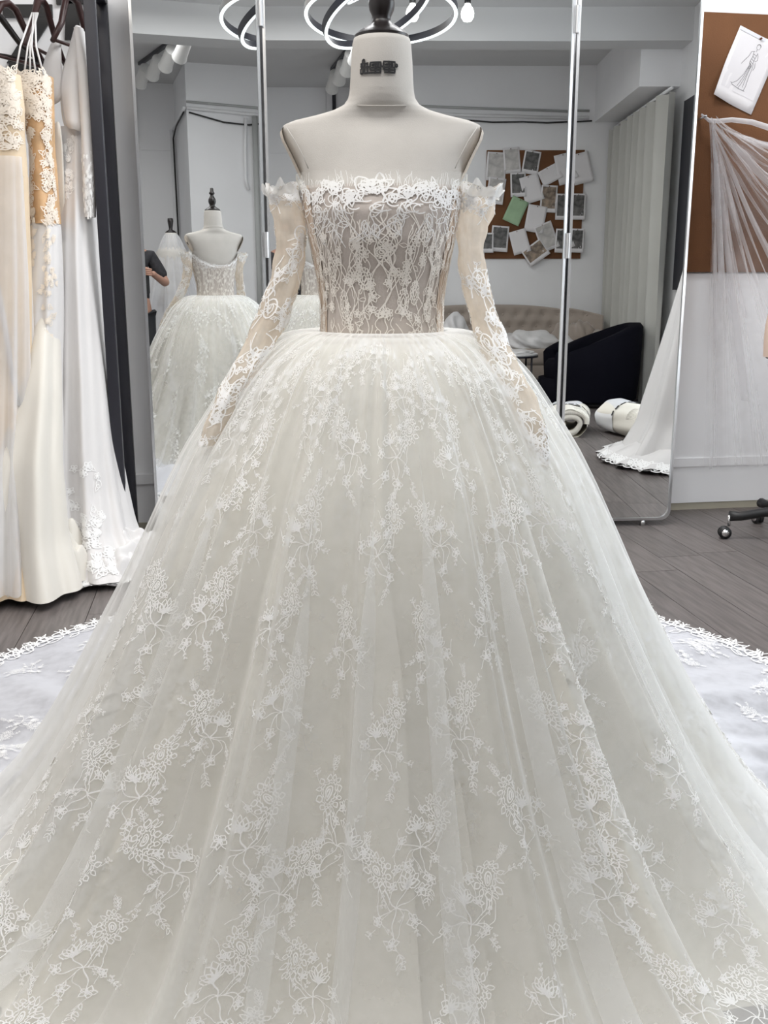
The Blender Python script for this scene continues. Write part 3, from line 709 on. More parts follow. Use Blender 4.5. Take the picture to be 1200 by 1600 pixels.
def drape(name, levels, m, par, folds=9, amp=.06, seed=0, n=120, e=2.3, rows=70, depth=.09, tail=None):
    """hanging cloth: levels (z, u left, u right, v) joined by a rippled closed surface"""
    A = np.array(levels, float)[::-1]; r = np.random.RandomState(seed)
    z = np.linspace(A[0, 0], A[-1, 0], rows); L = np.interp(z, A[:, 0], A[:, 1]); R = np.interp(z, A[:, 0], A[:, 2]); Vv = np.interp(z, A[:, 0], A[:, 3])
    for q in (L, R, Vv):
        for _ in range(3): q[1:-1] = (q[:-2]+2*q[1:-1]+q[2:])/4
    th = np.linspace(0, 2*PI, n, endpoint=False); T, Zi = np.meshgrid(th, np.arange(rows))
    f = (1-(z-z[0])/(z[-1]-z[0]))[Zi]
    ph = r.uniform(0, 6, 4)
    w_ = 1+amp*(.25+f)*(np.sin(folds*T+ph[0]+1.2*f)+.6*np.sin((folds*2-3)*T+ph[1]-2*f)+.5*np.sin(4*T+ph[2]+3*f))
    c, s = np.cos(T), np.sin(T); c = np.sign(c)*abs(c)**(2/e); s = np.sign(s)*abs(s)**(2/e)
    U = (L+R)[Zi]/2+(R-L)[Zi]/2*c*(1+.4*(w_-1)); D = depth if not hasattr(depth, '__len__') else np.interp(z, [z[0], z[-1]], depth)[Zi]
    W = Vv[Zi]-D*s*w_
    V = np.stack([U*CA+W*SA, W*CA-U*SA, z[Zi]+0*U], -1).reshape(-1, 3)
    o = link(name, V, grid_faces(n, rows, True), m, None); 
    def S(a, zq, off=.004):                 # a in [-1,1] across the front, zq height -> point on the front
        i = (zq-z[0])/(z[-1]-z[0])*(rows-1); i = np.clip(i, 0, rows-1)
        Lq, Rq, Vq = (np.interp(i, np.arange(rows), k) for k in (L, R, Vv)); fq = 1-i/(rows-1); Tq = PI/2-a*1.35
        wq = 1+amp*(.25+fq)*(np.sin(folds*Tq+ph[0]+1.2*fq)+.6*np.sin((folds*2-3)*Tq+ph[1]-2*fq)+.5*np.sin(4*Tq+ph[2]+3*fq))
        cq, sq = np.cos(Tq), np.sin(Tq); cq = np.sign(cq)*abs(cq)**(2/e); sq = np.sign(sq)*abs(sq)**(2/e)
        dq = depth if not hasattr(depth, '__len__') else np.interp(zq, [z[0], z[-1]], depth)
        u_ = (Lq+Rq)/2+(Rq-Lq)/2*cq*(1+.4*(wq-1)); v_ = Vq-dq*sq*wq-off
        return np.stack([u_*CA+v_*SA, v_*CA-u_*SA, zq], -1)
    if par is not None:
        o.parent = par; o.matrix_parent_inverse = Matrix.Translation(-Vector(par.location))
    return o, S
def attach(o, par): o.parent = par; o.matrix_parent_inverse = Matrix.Translation(-Vector(par.location)); return o
def spread(name, outline, m, par, h=.05, seed=0, lift=.012, n=46):
    """cloth lying on the floor inside an outline of (u, v) points, wrinkled, domed towards its centre"""
    P = np.array(outline, float); k = len(P); t = np.linspace(0, k, 140, endpoint=False); i = t.astype(int); fr = (t-i)[:, None]
    p0, p1, p2, p3 = P[(i-1) % k], P[i], P[(i+1) % k], P[(i+2) % k]
    B = .5*((2*p1)+(-p0+p2)*fr+(2*p0-5*p1+4*p2-p3)*fr**2+(-p0+3*p1-3*p2+p3)*fr**3)
    c = P.mean(0); r = np.random.RandomState(seed); ph = r.uniform(0, 6, 6)
    q = np.linspace(1, .04, n)[:, None, None]; XY = c+(B[None]-c)*q
    a = np.linspace(0, 2*PI, 140, endpoint=False)[None]; qq = q[:, :, 0]
    wv = (np.sin(7*a+ph[0]+2*qq)+.7*np.sin(13*a+ph[1]-3*qq)+.6*np.sin(5*a+6*qq+ph[2])+.5*np.sin(9*qq*3+ph[3]+2*np.sin(a)))
    Z = lift*.35+(h*(1-qq**2.2))+lift*(wv+2.2)*.42*np.minimum(1, (1-qq)*6+.15)
    V = np.stack([XY[..., 0]*CA+XY[..., 1]*SA, XY[..., 1]*CA-XY[..., 0]*SA, Z], -1).reshape(-1, 3)
    o = link(name, V, grid_faces(140, n, True), m); 
    if par is not None: attach(o, par)
    return o, B
def scatter(S, par, name, m, boxes, seed, cnt, size=.016, wd=.0022, kinds=3, off=.004, aw=.07):
    q = random.Random(seed); Vs, Fs, n = [], [], 0
    for i in range(cnt):
        a0, a1, z0, z1 = boxes[i % len(boxes)]; a, z = q.uniform(a0, a1), q.uniform(z0, z1); T = []
        k = q.randint(0, kinds)
        if k == 0: flower(T, 0, 0, size*q.uniform(.7, 1.1), 5, q.random()*6, wd)
        elif k == 1: T.append((ring(0, 0, size*.6, size*.8, 12), wd)); T.append((petal(0, 0, q.uniform(0, 6), size*1.6, size*.7, 7), wd))
        else:
            g0 = q.uniform(0, 6)
            for j in range(3): T.append((petal(0, 0, g0+j*.5, size*1.5, size*.5, 6), wd*1.25))
        V2, F2 = strokes_mesh(T); P = S(a+V2[:, 0]/aw, z+V2[:, 1], off*q.uniform(.6, 1.8)); Vs.append(P); Fs.append(F2+n); n += len(P)
    o = link(name, np.concatenate(Vs), np.concatenate(Fs), m); o['kind'] = 'stuff'
    return attach(o, par)
def edging(B, par, name, m, seed, i0=0, i1=140, w_=.03):
    q = random.Random(seed); Vs, Fs, n = [], [], 0
    for i in range(i0, i1):
        p = B[i % 140]; c = B.mean(0); d = p-c; d /= np.linalg.norm(d); tg = np.array([-d[1], d[0]]); T = []
        T.append((ring(0, -.01, .015, .016, 10), .005)); T.append((ring(.004, -.035, .014, .014, 9), .005)); T.append((petal(0, -.01, PI/2+q.uniform(-.7, .7), w_, .012, 6), .005)); T.append((petal(0, -.05, q.uniform(0, 6), .04, .014, 6), .004))
        V2, F2 = strokes_mesh(T); XY = p+tg*V2[:, :1]+d*V2[:, 1:]
        P = np.stack([XY[:, 0]*CA+XY[:, 1]*SA, XY[:, 1]*CA-XY[:, 0]*SA, np.full(len(XY), .026)+np.maximum(-V2[:, 1], 0)*.35], -1); Vs.append(P); Fs.append(F2+n); n += len(P)
    o = link(name, np.concatenate(Vs), np.concatenate(Fs), m); o['kind'] = 'stuff'; return attach(o, par)

# long-sleeved white gown at the end of the rack
g1l = [(1.895, -1.150, -1.090, 3.86), (1.854, -1.172, -1.072, 3.85), (1.748, -1.170, -1.056, 3.83), (1.595, -1.171, -1.046, 3.80), (1.375, -1.175, -1.044, 3.77), (1.15, -1.18, -1.047, 3.75), (.875, -1.19, -1.036, 3.73), (.688, -1.20, -1.022, 3.71), (.45, -1.22, -1.005, 3.68), (.307, -1.23, -.985, 3.66), (.15, -1.25, -.945, 3.60), (.03, -1.27, -.86, 3.52)]
x, y = at(-1.115, 3.8)
gw1 = thing('evening_gown', 'white long-sleeved gown with deep V neck and lace train nearest the rack post', 'gown', (x, y, 0), 0, 'gowns on the rack')
o, S1 = drape('skirt', [l for l in g1l if l[0] < 1.62], 'satin_white', gw1, 8, .09, 3, depth=(.20, .075))
def uvz(u, v, z): return (u*CA+v*SA, v*CA-u*SA, z)
def sheet(name, rowsL, m, par, thick=.004):
    """panel between two polylines of (u, v, z)"""
    A = np.array([[uvz(*p) for p in row] for row in rowsL], float); nr, nc, _ = A.shape
    V = A.reshape(-1, 3); o = link(name, V, grid_faces(nc, nr), m); attach(o, par)
    md = o.modifiers.new('s', 'SUBSURF'); md.levels = md.render_levels = 2
    md2 = o.modifiers.new('t', 'SOLIDIFY'); md2.thickness = thick
    return o
# bodice fronts cut to a deep V, wrapped over the hanger
sheet('bodice_front', [[(-1.088, 3.80, 1.935), (-1.074, 3.775, 1.935), (-1.062, 3.79, 1.925), (-1.056, 3.83, 1.90)], [(-1.104, 3.775, 1.86), (-1.080, 3.75, 1.86), (-1.058, 3.76, 1.85), (-1.046, 3.82, 1.84)], [(-1.128, 3.745, 1.775), (-1.095, 3.72, 1.77), (-1.060, 3.735, 1.77), (-1.042, 3.81, 1.77)], [(-1.135, 3.72, 1.70), (-1.10, 3.70, 1.70), (-1.058, 3.715, 1.69), (-1.040, 3.80, 1.69)], [(-1.115, 3.70, 1.58), (-1.09, 3.68, 1.58), (-1.056, 3.70, 1.57), (-1.042, 3.79, 1.57)]], 'satin_white', gw1)
sheet('bodice_front', [[(-1.158, 3.86, 1.935), (-1.166, 3.84, 1.935), (-1.176, 3.85, 1.92)], [(-1.150, 3.82, 1.87), (-1.178, 3.80, 1.87), (-1.206, 3.82, 1.85)], [(-1.140, 3.78, 1.80), (-1.178, 3.77, 1.80), (-1.222, 3.80, 1.79)], [(-1.130, 3.75, 1.745), (-1.170, 3.74, 1.74), (-1.205, 3.78, 1.73)], [(-1.130, 3.73, 1.68), (-1.160, 3.73, 1.67), (-1.19, 3.76, 1.66)]], 'satin_white', gw1)
sheet('bodice_back', [[(-1.16, 3.90, 1.865), (-1.12, 3.90, 1.845), (-1.075, 3.88, 1.855)], [(-1.19, 3.89, 1.75), (-1.12, 3.89, 1.75), (-1.05, 3.87, 1.75)], [(-1.18, 3.87, 1.58), (-1.12, 3.87, 1.58), (-1.05, 3.85, 1.58)]], 'lace_cream', gw1)
sl_, SS = drape('sleeve', [(1.915, -1.075, -1.045, 3.74), (1.755, -1.066, -1.022, 3.72), (1.587, -1.062, -1.020, 3.70), (1.415, -1.066, -1.022, 3.69), (1.283, -1.066, -1.030, 3.69)], 'satin_white', gw1, 3, .05, 4, n=32, rows=34, depth=.026)
scatter(SS, gw1, 'sleeve_lace', 'lace_white', [(-.9, .9, 1.29, 1.50), (-.9, .9, 1.28, 1.42)], 5, 90, .010, .0022)
scatter(S1, gw1, 'skirt_lace', 'lace_white', [(-.4, .1, 1.36, 1.58), (-.2, .6, .06, .42), (-.2, .5, .06, .25)], 6, 85, .017, .0026, aw=.17)
sheet('V_lining', [[(-1.185, 3.70, 1.55), (-1.15, 3.69, 1.60), (-1.125, 3.69, 1.62)], [(-1.19, 3.68, 1.35), (-1.16, 3.68, 1.36), (-1.13, 3.68, 1.37)], [(-1.20, 3.67, 1.0), (-1.17, 3.67, 1.0), (-1.14, 3.67, 1.0)]], 'satin', gw1).name = 'inner_panel'
_, B1 = spread('train', [(-1.24, 3.62), (-1.22, 3.38), (-1.12, 3.30), (-1.02, 3.34), (-.93, 3.36), (-.84, 3.52), (-.80, 3.66), (-.86, 3.80), (-1.05, 3.85)], 'satin_white', gw1, .11, 3, .034)
edging(B1, gw1, 'train_lace', 'lace_white', 7, 0, 140, .03)
hanger('clothes_hanger', -1.115, 3.86, 1.99, .13, math.radians(62), 'hanger_wood', 'dark wooden hanger carrying the white long-sleeved gown', drop=.11)

# lace-bodice gown with nude net waist
g2l = [(1.735, -1.262, -1.125, 3.62), (1.676, -1.256, -1.128, 3.62), (1.615, -1.232, -1.132, 3.62), (1.511, -1.220, -1.139, 3.62), (1.448, -1.222, -1.137, 3.62), (1.255, -1.232, -1.130, 3.60), (1.082, -1.245, -1.130, 3.58), (.704, -1.272, -1.150, 3.55), (.365, -1.30, -1.150, 3.5), (.124, -1.34, -1.11, 3.42), (.03, -1.36, -1.08, 3.38)]
x, y = at(-1.18, 3.6)
gw2 = thing('evening_gown', 'ivory gown with petal lace bodice over nude net beside the white long-sleeved gown', 'gown', (x, y, 0), 0, 'gowns on the rack')
drape('bodice', [l for l in g2l if l[0] > 1.20], 'nude_net', gw2, 5, .04, 8, depth=.055)
_, S2 = drape('skirt', [(1.30, -1.226, -1.136, 3.605)]+[l for l in g2l if l[0] < 1.29], 'satin_white', gw2, 7, .10, 9, depth=(.14, .05))
_, S2b = drape('bodice', [l for l in g2l if l[0] > 1.20], 'nude_net', gw2, 5, .04, 8, depth=.055); bpy.data.objects.remove(_)
scatter(S2b, gw2, 'petal_lace', 'lace_cream', [(-.95, .95, 1.62, 1.745), (-.95, .95, 1.60, 1.73), (-.9, -.2, 1.25, 1.60), (.35, .95, 1.25, 1.60)], 12, 230, .017, .0030)
scatter(S2, gw2, 'skirt_lace', 'lace_cream', [(.1, .75, .9, 1.30), (.2, .6, .2, .9), (-.8, -.2, 1.1, 1.28)], 13, 150, .012, .0026, aw=.11)
for k, (a, b) in enumerate(((-1.235, -1.205), (-1.205, -1.185), (-1.165, -1.20), (-1.14, -1.195), (-1.185, -1.19))):
    attach(G().tube([uvz(a, 3.57, 1.735), uvz((a+b)/2, 3.60, 1.83), uvz(b, 3.70, 1.955)], .0035, 5).out('strap', 'satin_white', None), gw2)
hanger('clothes_hanger', -1.195, 3.70, 1.975, .17, math.radians(75), 'hanger_wood', 'dark wooden hanger with the thin straps of the petal lace gown looped over it', drop=.12)
# champagne lace gown at the left edge
g3l = [(1.715, -1.37, -1.185, 3.47), (1.617, -1.385, -1.180, 3.47), (1.527, -1.388, -1.186, 3.47), (1.40, -1.395, -1.186, 3.47), (1.082, -1.43, -1.20, 3.46), (.713, -1.47, -1.225, 3.44), (.381, -1.50, -1.222, 3.40), (.144, -1.55, -1.19, 3.33), (.03, -1.58, -1.16, 3.27)]
x, y = at(-1.3, 3.5)
gw3 = thing('evening_gown', 'champagne tulle gown with beaded floral bodice leftmost on the rack', 'gown', (x, y, 0), 0, 'gowns on the rack')
_, S3b = drape('bodice', [l for l in g3l if l[0] > 1.39], 'champagne', gw3, 5, .05, 18, depth=.055)
_, S3 = drape('skirt', [l for l in g3l if l[0] < 1.45], 'champagne', gw3, 9, .11, 19, depth=(.16, .055))
scatter(S3b, gw3, 'floral_lace', 'lace_cream', [(-.95, .95, 1.48, 1.72), (-.95, .95, 1.60, 1.73)], 22, 210, .016, .0028)
drape('tulle_layer', [(1.46, -1.40, -1.192, 3.455), (1.08, -1.44, -1.20, 3.44), (.5, -1.49, -1.225, 3.41), (.05, -1.58, -1.17, 3.27)], 'veil_white', gw3, 11, .12, 29, depth=(.19, .062))
attach(G().tube([uvz(-1.372, 3.40, 1.60), uvz(-1.34, 3.39, 1.45), uvz(-1.305, 3.38, 1.25), uvz(-1.27, 3.37, .95), uvz(-1.245, 3.36, .65)], [.007, .008, .009, .010, .010], 6).out('sash', 'satin_white', None), gw3)
hanger('clothes_hanger', -1.30, 3.62, 1.96, .19, math.radians(58), 'hanger_wood', 'dark wooden hanger above the champagne gown, second from the left edge', drop=.13)
hanger('clothes_hanger', -1.36, 3.62, 1.93, .19, math.radians(40), 'black_wood', 'black hanger at the left edge with its arm sloping down to the right', drop=.08)
# ivory satin gown, its train pooled on the floor
x, y = at(-1.25, 3.3)
gw4 = thing('evening_gown', 'plain ivory satin gown in front of the champagne gown, train heaped on the floor', 'gown', (x, y, 0), 0, 'gowns on the rack')
_, S4 = drape('skirt', [(1.20, -1.21, -1.15, 3.66), (.95, -1.24, -1.155, 3.58), (.70, -1.27, -1.13, 3.46), (.45, -1.33, -1.12, 3.37), (.2, -1.38, -1.10, 3.32), (.03, -1.45, -1.05, 3.27)], 'satin', gw4, 5, .15, 33, depth=(.15, .05))
_, S5 = drape('skirt_side', [(1.45, -1.43, -1.36, 3.40), (1.08, -1.44, -1.33, 3.38), (.6, -1.47, -1.33, 3.34), (.2, -1.50, -1.30, 3.28), (.03, -1.56, -1.26, 3.22)], 'satin_white', gw4, 4, .15, 35, depth=(.14, .05))
_, B4 = spread('train', [(-1.62, 3.30), (-1.50, 3.16), (-1.34, 3.14), (-1.22, 3.17), (-1.12, 3.24), (-1.06, 3.32), (-1.03, 3.42), (-1.10, 3.56), (-1.35, 3.62)], 'satin', gw4, .17, 37, .07)

# black block characters on the wall behind the rack
sgn = thing('wall_lettering', 'black raised block letters on the white wall behind the hangers', 'sign', (-.65, WF, 1.95))
def glyph(polys, par):
    g = G()
    for P in polys: g.prism([(x+.65, z-1.95) for x, z in P], -.012, lambda a, b, t: (a, t-.001 if t else 0, b))
    return g.out('letter', 'black_plastic', par, False)
glyph([[(-.776, 2.037), (-.592, 2.044), (-.591, 2.089), (-.772, 2.082)], [(-.660, 2.04), (-.592, 2.044), (-.70, 1.895), (-.775, 1.875)], [(-.787, 1.828), (-.615, 1.835), (-.61, 1.885), (-.76, 1.885)]], sgn)
glyph([[(-.553, 1.965), (-.497, 1.97), (-.488, 2.15), (-.535, 2.15)], [(-.575, 2.09), (-.44, 2.10), (-.44, 2.15), (-.575, 2.15)], [(-.44, 1.97), (-.40, 1.97), (-.39, 2.15), (-.44, 2.15)]], sgn)

# ------------------------------------------------------------------ cork board, sketch and tulle on the right
bd = thing('cork_board', 'large plain brown cork board on the white wall right of the mirror', 'board', (2.05, WF-.012, 1.09))
G().box((0, -.016, .005), (1.06, 0, 1.07), bevel=.002).out('cork', 'cork', bd)
def sheet_xy(w_, h_, curl=.0, n=8):
    g = np.linspace(0, 1, n); X_, Y_ = np.meshgrid(g, g)
    D = curl*(np.maximum(0, .5-X_-Y_)*1.6+np.maximum(0, X_+Y_-1.6))
    return X_*w_-w_/2, Y_*h_-h_/2, D
def paper(name, label, cat, x, z, w_, h_, rot, y, m='paper', inner=None, im=.012, bottom=.03, curl=.02, group=None, face=-1, pins=1):
    """sheet pinned to a wall whose face looks along y*face"""
    t = thing(name, label, cat, (x, y, z), 0, group); c, s = math.cos(rot), math.sin(rot)
    def f(a, b, d): return ((a*c-b*s)*(1 if face < 0 else -1), face*d, a*s+b*c)
    X_, Y_, D = sheet_xy(w_, h_, curl)
    V = [f(a, b, .003+d) for a, b, d in zip(X_.ravel(), Y_.ravel(), D.ravel())]
    o = link('sheet', V, grid_faces(8, 8), m, t); md = o.modifiers.new('t', 'SOLIDIFY'); md.thickness = .0008; md.offset = 0
    if inner:
        pz0, pz1, px = -h_/2+bottom, h_/2-im, w_/2-im
        g = np.linspace(0, 1, 8); X2, Y2 = np.meshgrid(-px+2*px*g, pz0+(pz1-pz0)*g)
        u_, v_ = (X2+w_/2)/w_, (Y2+h_/2)/h_; D2 = curl*(np.maximum(0, .5-u_-v_)*1.6+np.maximum(0, u_+v_-1.6))
        link('print', [f(a, b, .0044+d) for a, b, d in zip(X2.ravel(), Y2.ravel(), D2.ravel())], grid_faces(8, 8), inner, t)
    for k in range(pins):
        p = Vector(f((-1 if k else .55)*w_*.38*(1 if k else .1), (h_/2-.012) if k == 0 else -h_/2+.012, .0))
        q = p+Vector((0, face*.014, 0)); G().tube([p, q], .0045, 8).out('pin', 'cork_dark', t)
    return t, f
SKX, SKZ, SKR = 2.262, 1.935, math.radians(-21.5)
sk, f = paper('sketch_sheet', 'white sheet with a pencil drawing of a gowned woman pinned on the cork board', 'drawing', SKX, SKZ, .205, .30, SKR, WF-.030, 'paper', 'paper_inner', .018, .052, .03, pins=2)
K = []
def kp(*p): return np.array([((a-.655)*.262, (.60-b)*.30) for a, b in p])
# proportions taken on the upright sheet: gown figure, head at the top, trailing skirt
hd = ring(.012, .093, .0085, .0105, 16); K.append((hd, .0012)); K.append((ring(.013, .095, .0095, .010, 9, a0=.2, a1=3.2), .0016))
for P in (((.010, .082), (.010, .072)), ((.004, .072), (-.010, .066), (-.014, .045), (-.030, .012), (-.033, .004)), ((.018, .070), (.026, .058), (.030, .044), (.022, .034)), ((.0, .068), (.004, .05), (.0, .03), (.004, .012)), ((.019, .066), (.017, .048), (.016, .03), (.022, .010)),
          ((.002, .050), (.018, .046)), ((.001, .040), (.018, .034)), ((.0, .030), (.018, .022)), ((.003, .060), (.019, .058)), ((.004, .012), (-.004, -.03), (-.020, -.065), (-.042, -.085)), ((.022, .010), (.022, -.03), (.026, -.07), (.024, -.089)), ((.010, .012), (.008, -.03), (.002, -.07), (-.004, -.09)),
          ((.014, .015), (.012, -.03), (.014, -.08)), ((.006, .012), (.0, -.04), (-.012, -.085)), ((-.042, -.085), (-.020, -.088), (.0, -.091), (.030, -.090)), ((-.042, -.085), (-.05, -.081), (-.038, -.080)), ((.004, .02), (.016, .008), (.006, -.002)), ((.0, .024), (.014, .014)), ((.026, .030), (.031, .012), (.028, .0))):
    p = np.array(P, float)
    if len(p) > 2: p = np.concatenate([bez([p[i], p[i]*.5+p[i+1]*.5, p[i+1]], 4)[:-1] for i in range(len(p)-1)]+[p[-1:]])
    K.append((p, .0016))
V2, F2 = strokes_mesh(K); link('drawing', [f(a, b+.012, .0052) for a, b in V2], F2, 'pencil', sk)
t2 = [(-.10, .135), (.10, .135), (.10, .148), (-.10, .148)]
link('tape_strip', [f(a, b, .0052) for a, b in t2], [(0, 1, 2, 3)], 'tape', sk)

# tulle veil pinned to the board and swept out to the right
vx, vy, vz = 2.085, WF-.05, 1.735
veil = thing('tulle_veil', 'sheer white tulle veil pinned to the cork board and draped away to the right', 'veil', (vx, vy, vz))
def fan(phi, rho, sd, lay):
    """rays leaving the pin: phi 0 straight down ... 1 out to the right"""
    ph = np.array(phi); Lr = np.interp(ph, [0, .25, .5, .8, 1], [1.52, 1.55, 1.25, .85, .62])
    ang = np.interp(ph, [0, .2, .5, .8, 1], [-86, -77, -58, -34, -14])*PI/180
    l = Lr*rho; sag = .10*np.sin(PI*np.clip(rho*.9, 0, 1))*ph*(.3 if lay else 1)
    gat = np.interp(rho, [0, .06, .2, .5, 1], [.35, .5, .8, 1, 1.05])
    a2 = -78*PI/180+(ang+78*PI/180)*gat
    dep = .03+.02*np.sin(ph*70+sd)*np.minimum(1, rho*5)+.012*np.sin(ph*131+2*sd+3*rho)*np.minimum(1, rho*5)+.16*ph*rho+.03*lay
    x = l*np.cos(a2)+.018*np.sin(ph*50)*rho*.4+.03*ph*np.minimum(1, rho*8); z = l*np.sin(a2)-sag+.010*np.sin(18*ph)*np.minimum(1, rho*6)
    z = np.maximum(z, .02-vz)
    return np.stack([x, -dep, z], -1)
ph_, rh_ = np.meshgrid(np.linspace(0, 1, 220), np.linspace(.0, 1, 60))
for k, (sd, p0, p1) in enumerate(((.3, 0, 1), (2.1, 0, .30), (4.0, .55, 1))):
    q_, r_ = np.meshgrid(np.linspace(p0, p1, 200), np.linspace(.0, 1, 56)); link('veil_layer', fan(q_, r_, sd, k).reshape(-1, 3), grid_faces(200, 56), 'veil', veil)
for k, (p0, p1, wd, rr) in enumerate(((.97, 1, .02, 1), (.70, .74, .014, 1), (.42, .45, .012, .9), (.16, .18, .012, .8), (.02, .05, 0, .62), (.08, .11, 0, .5), (.22, .24, 0, .55), (.32, .34, 0, .6))):       # rolled, thicker folds
    q_, r_ = np.meshgrid(np.linspace(p0, p1, 8), np.linspace(.0, rr, 50)); V = fan(q_, r_, .3, .6)
    link('veil_fold', V.reshape(-1, 3), grid_faces(8, 50), 'veil_white', veil)
V = [(-.035, -.030, .012), (0, -.034, -.012), (.04, -.036, -.014), (.10, -.04, -.008), (.18, -.06, -.018), (.30, -.10, -.06), (.5, -.16, -.12)]
G().tube(V, [.004, .008, .009, .010, .011, .013, .014], 8).out('gathered_edge', 'veil_white', veil)
G().tube([(-.02, .03, .0), (-.02, -.045, .004)], .005, 8).out('pin', 'steel', veil)

# peach dress form on a castor base at the right edge
fx, fy = at(1.735, 4.02)
f2 = thing('dress_form', 'peach dress form on black castor base behind the tulle at the right edge', 'dress form', (fx, fy, 0), -AY-.4)
R2 = [(.76, .20, .14, 0), (.84, .205, .145, 0), (.93, .20, .14, 0), (1.0, .175, .12, 0), (1.06, .155, .105, 0), (1.12, .17, .11, -.01), (1.2, .205, .14, -.02), (1.28, .215, .15, -.03), (1.36, .205, .13, -.01), (1.5, .225, .10, 0), (1.58, .23, .085, 0), (1.62, .20, .075, 0), (1.65, .11, .065, 0), (1.68, .07, .06, 0), (1.76, .06, .058, 0), (1.765, .05, .05, 0)]
V, F = loft(R2, 40); torso2 = link('torso', np.concatenate([V]), F, 'form_peach', f2); md = torso2.modifiers.new('s', 'SUBSURF'); md.levels = md.render_levels = 1
G().lathe([(.19, .755), (.05, .75), (.018, .745)], 32).out('bottom_plate', 'black_plastic', f2); G().lathe([(.05, 1.765), (.05, 1.775), (.018, 1.79), (.022, 1.83), (.01, 1.85)], 20).out('finial', 'black_wood', f2)
G().tube([(0, 0, .10), (0, 0, .76)], .018, 12).out('pole', 'black_metal', f2); G().lathe([(.05, .085), (.05, .135), (.03, .17), (.018, .19)], 20).out('hub', 'black_plastic', f2)
for k in range(5):
    a = 2*PI*k/5+math.radians(197); ca, sa = math.cos(a), math.sin(a)
    leg = G().tube([(.03*ca, .03*sa, .115), (.14*ca, .14*sa, .118), (.24*ca, .24*sa, .098), (.285*ca, .285*sa, .098)], [.024, .020, .019, .022], 10).out('leg', 'black_plastic', f2)
    G().tube([(.285*ca, .285*sa, .055), (.285*ca, .285*sa, .10)], .007, 8).out('stem', 'chrome', leg)
    w0 = Vector((.30*ca, .30*sa, .027)); n_ = Vector((-sa, ca, 0))
    G().tube([w0-n_*.016, w0-n_*.004], .026, 16).out('wheel', 'black_plastic', leg); G().tube([w0+n_*.004, w0+n_*.016], .026, 16).out('wheel', 'black_plastic', leg); G().tube([w0-n_*.019, w0+n_*.019], .015, 14).out('wheel_hub', 'chrome', leg)

# ------------------------------------------------------------------ what the mirrors show: the other half of the room
# second cork board covered in sheets on the back wall
b2 = thing('cork_board', 'brown cork board covered with pinned sheets, seen in the mirror above the sofa', 'board', (1.84, Y0+.004, 1.31))
G().box((0, 0, 0), (.85, .018, 1.08), bevel=.002).out('cork', 'cork', b2)
PL = [  # dx, dz (from board corner), w, h, rotation deg, material, print, words
 (.10, .92, .20, .28, 3, 'paper', 'photo_pale', 'pale sheet with faint gown picture at the upper left corner of the covered board'),
 (.26, .98, .17, .25, -6, 'paper', 'photo_pale', 'white-bordered picture of a pale gown below the top edge of the covered board'),
 (.46, .96, .17, .23, 9, 'paper', 'photo_dark', 'tilted dark photo second along the top of the covered board'),
 (.66, .84, .22, .16, -28, 'paper', None, 'blank white sheet tilted steeply near the top right of the covered board'),
 (.82, .90, .20, .30, -14, 'paper', None, 'blank white sheet overhanging the right edge of the covered board'),
 (.10, .68, .18, .26, 8, 'paper', 'photo_pale', 'faint pink picture on the left side of the covered board'),
 (.33, .74, .16, .24, -3, 'paper', 'photo_dark', 'grey portrait photo left of centre on the covered board'),
 (.47, .70, .20, .27, -17, 'paper', None, 'white sketch sheet in the middle of the covered board'),
 (.31, .48, .18, .26, 24, 'paper_green', None, 'green sheet on the covered board'),
 (.65, .60, .17, .27, 3, 'paper', 'photo_sepia', 'brown toned photo right of centre on the covered board'),
 (.80, .52, .15, .26, 1, 'paper', 'photo_dark', 'dark photo at the right edge of the covered board'),
 (.52, .40, .20, .27, 9, 'paper', None, 'blank grey-white sheet beside the green sheet'),
 (.15, .20, .18, .26, 4, 'paper', 'photo_dark', 'dark instant photo at the lower left of the covered board'),
 (.36, .17, .18, .24, -16, 'paper', None, 'white sheet along the lower edge of the covered board'),
 (.64, .22, .19, .28, -22, 'paper', 'photo_pale', 'pale tilted picture at the lower right of the covered board'),
 (.53, .06, .24, .19, -36, 'paper', 'photo_sepia', 'steeply tilted brown photo hanging below the covered board'),
 (.02, .16, .13, .20, 0, 'paper', 'photo_dark', 'small dark photo at the bottom left corner of the covered board'),
 (.80, .18, .14, .24, 2, 'paper', 'photo_dark', 'dark photo at the bottom right corner of the covered board')]
for i, (dx, dz, w_, h_, ro, m_, pr_, lb) in enumerate(PL):
    # sheets are laid out as one sees them facing the back wall's reflection (left to right along +x)
    paper('pinned_sheet', lb, 'paper', 1.84+dx, 1.31+dz, w_, h_, math.radians(ro), Y0+.023+.0025*i, m_, pr_, .016, .04 if pr_ != 'photo_pale' else .03, .02, 'sheets on the covered board', face=1)
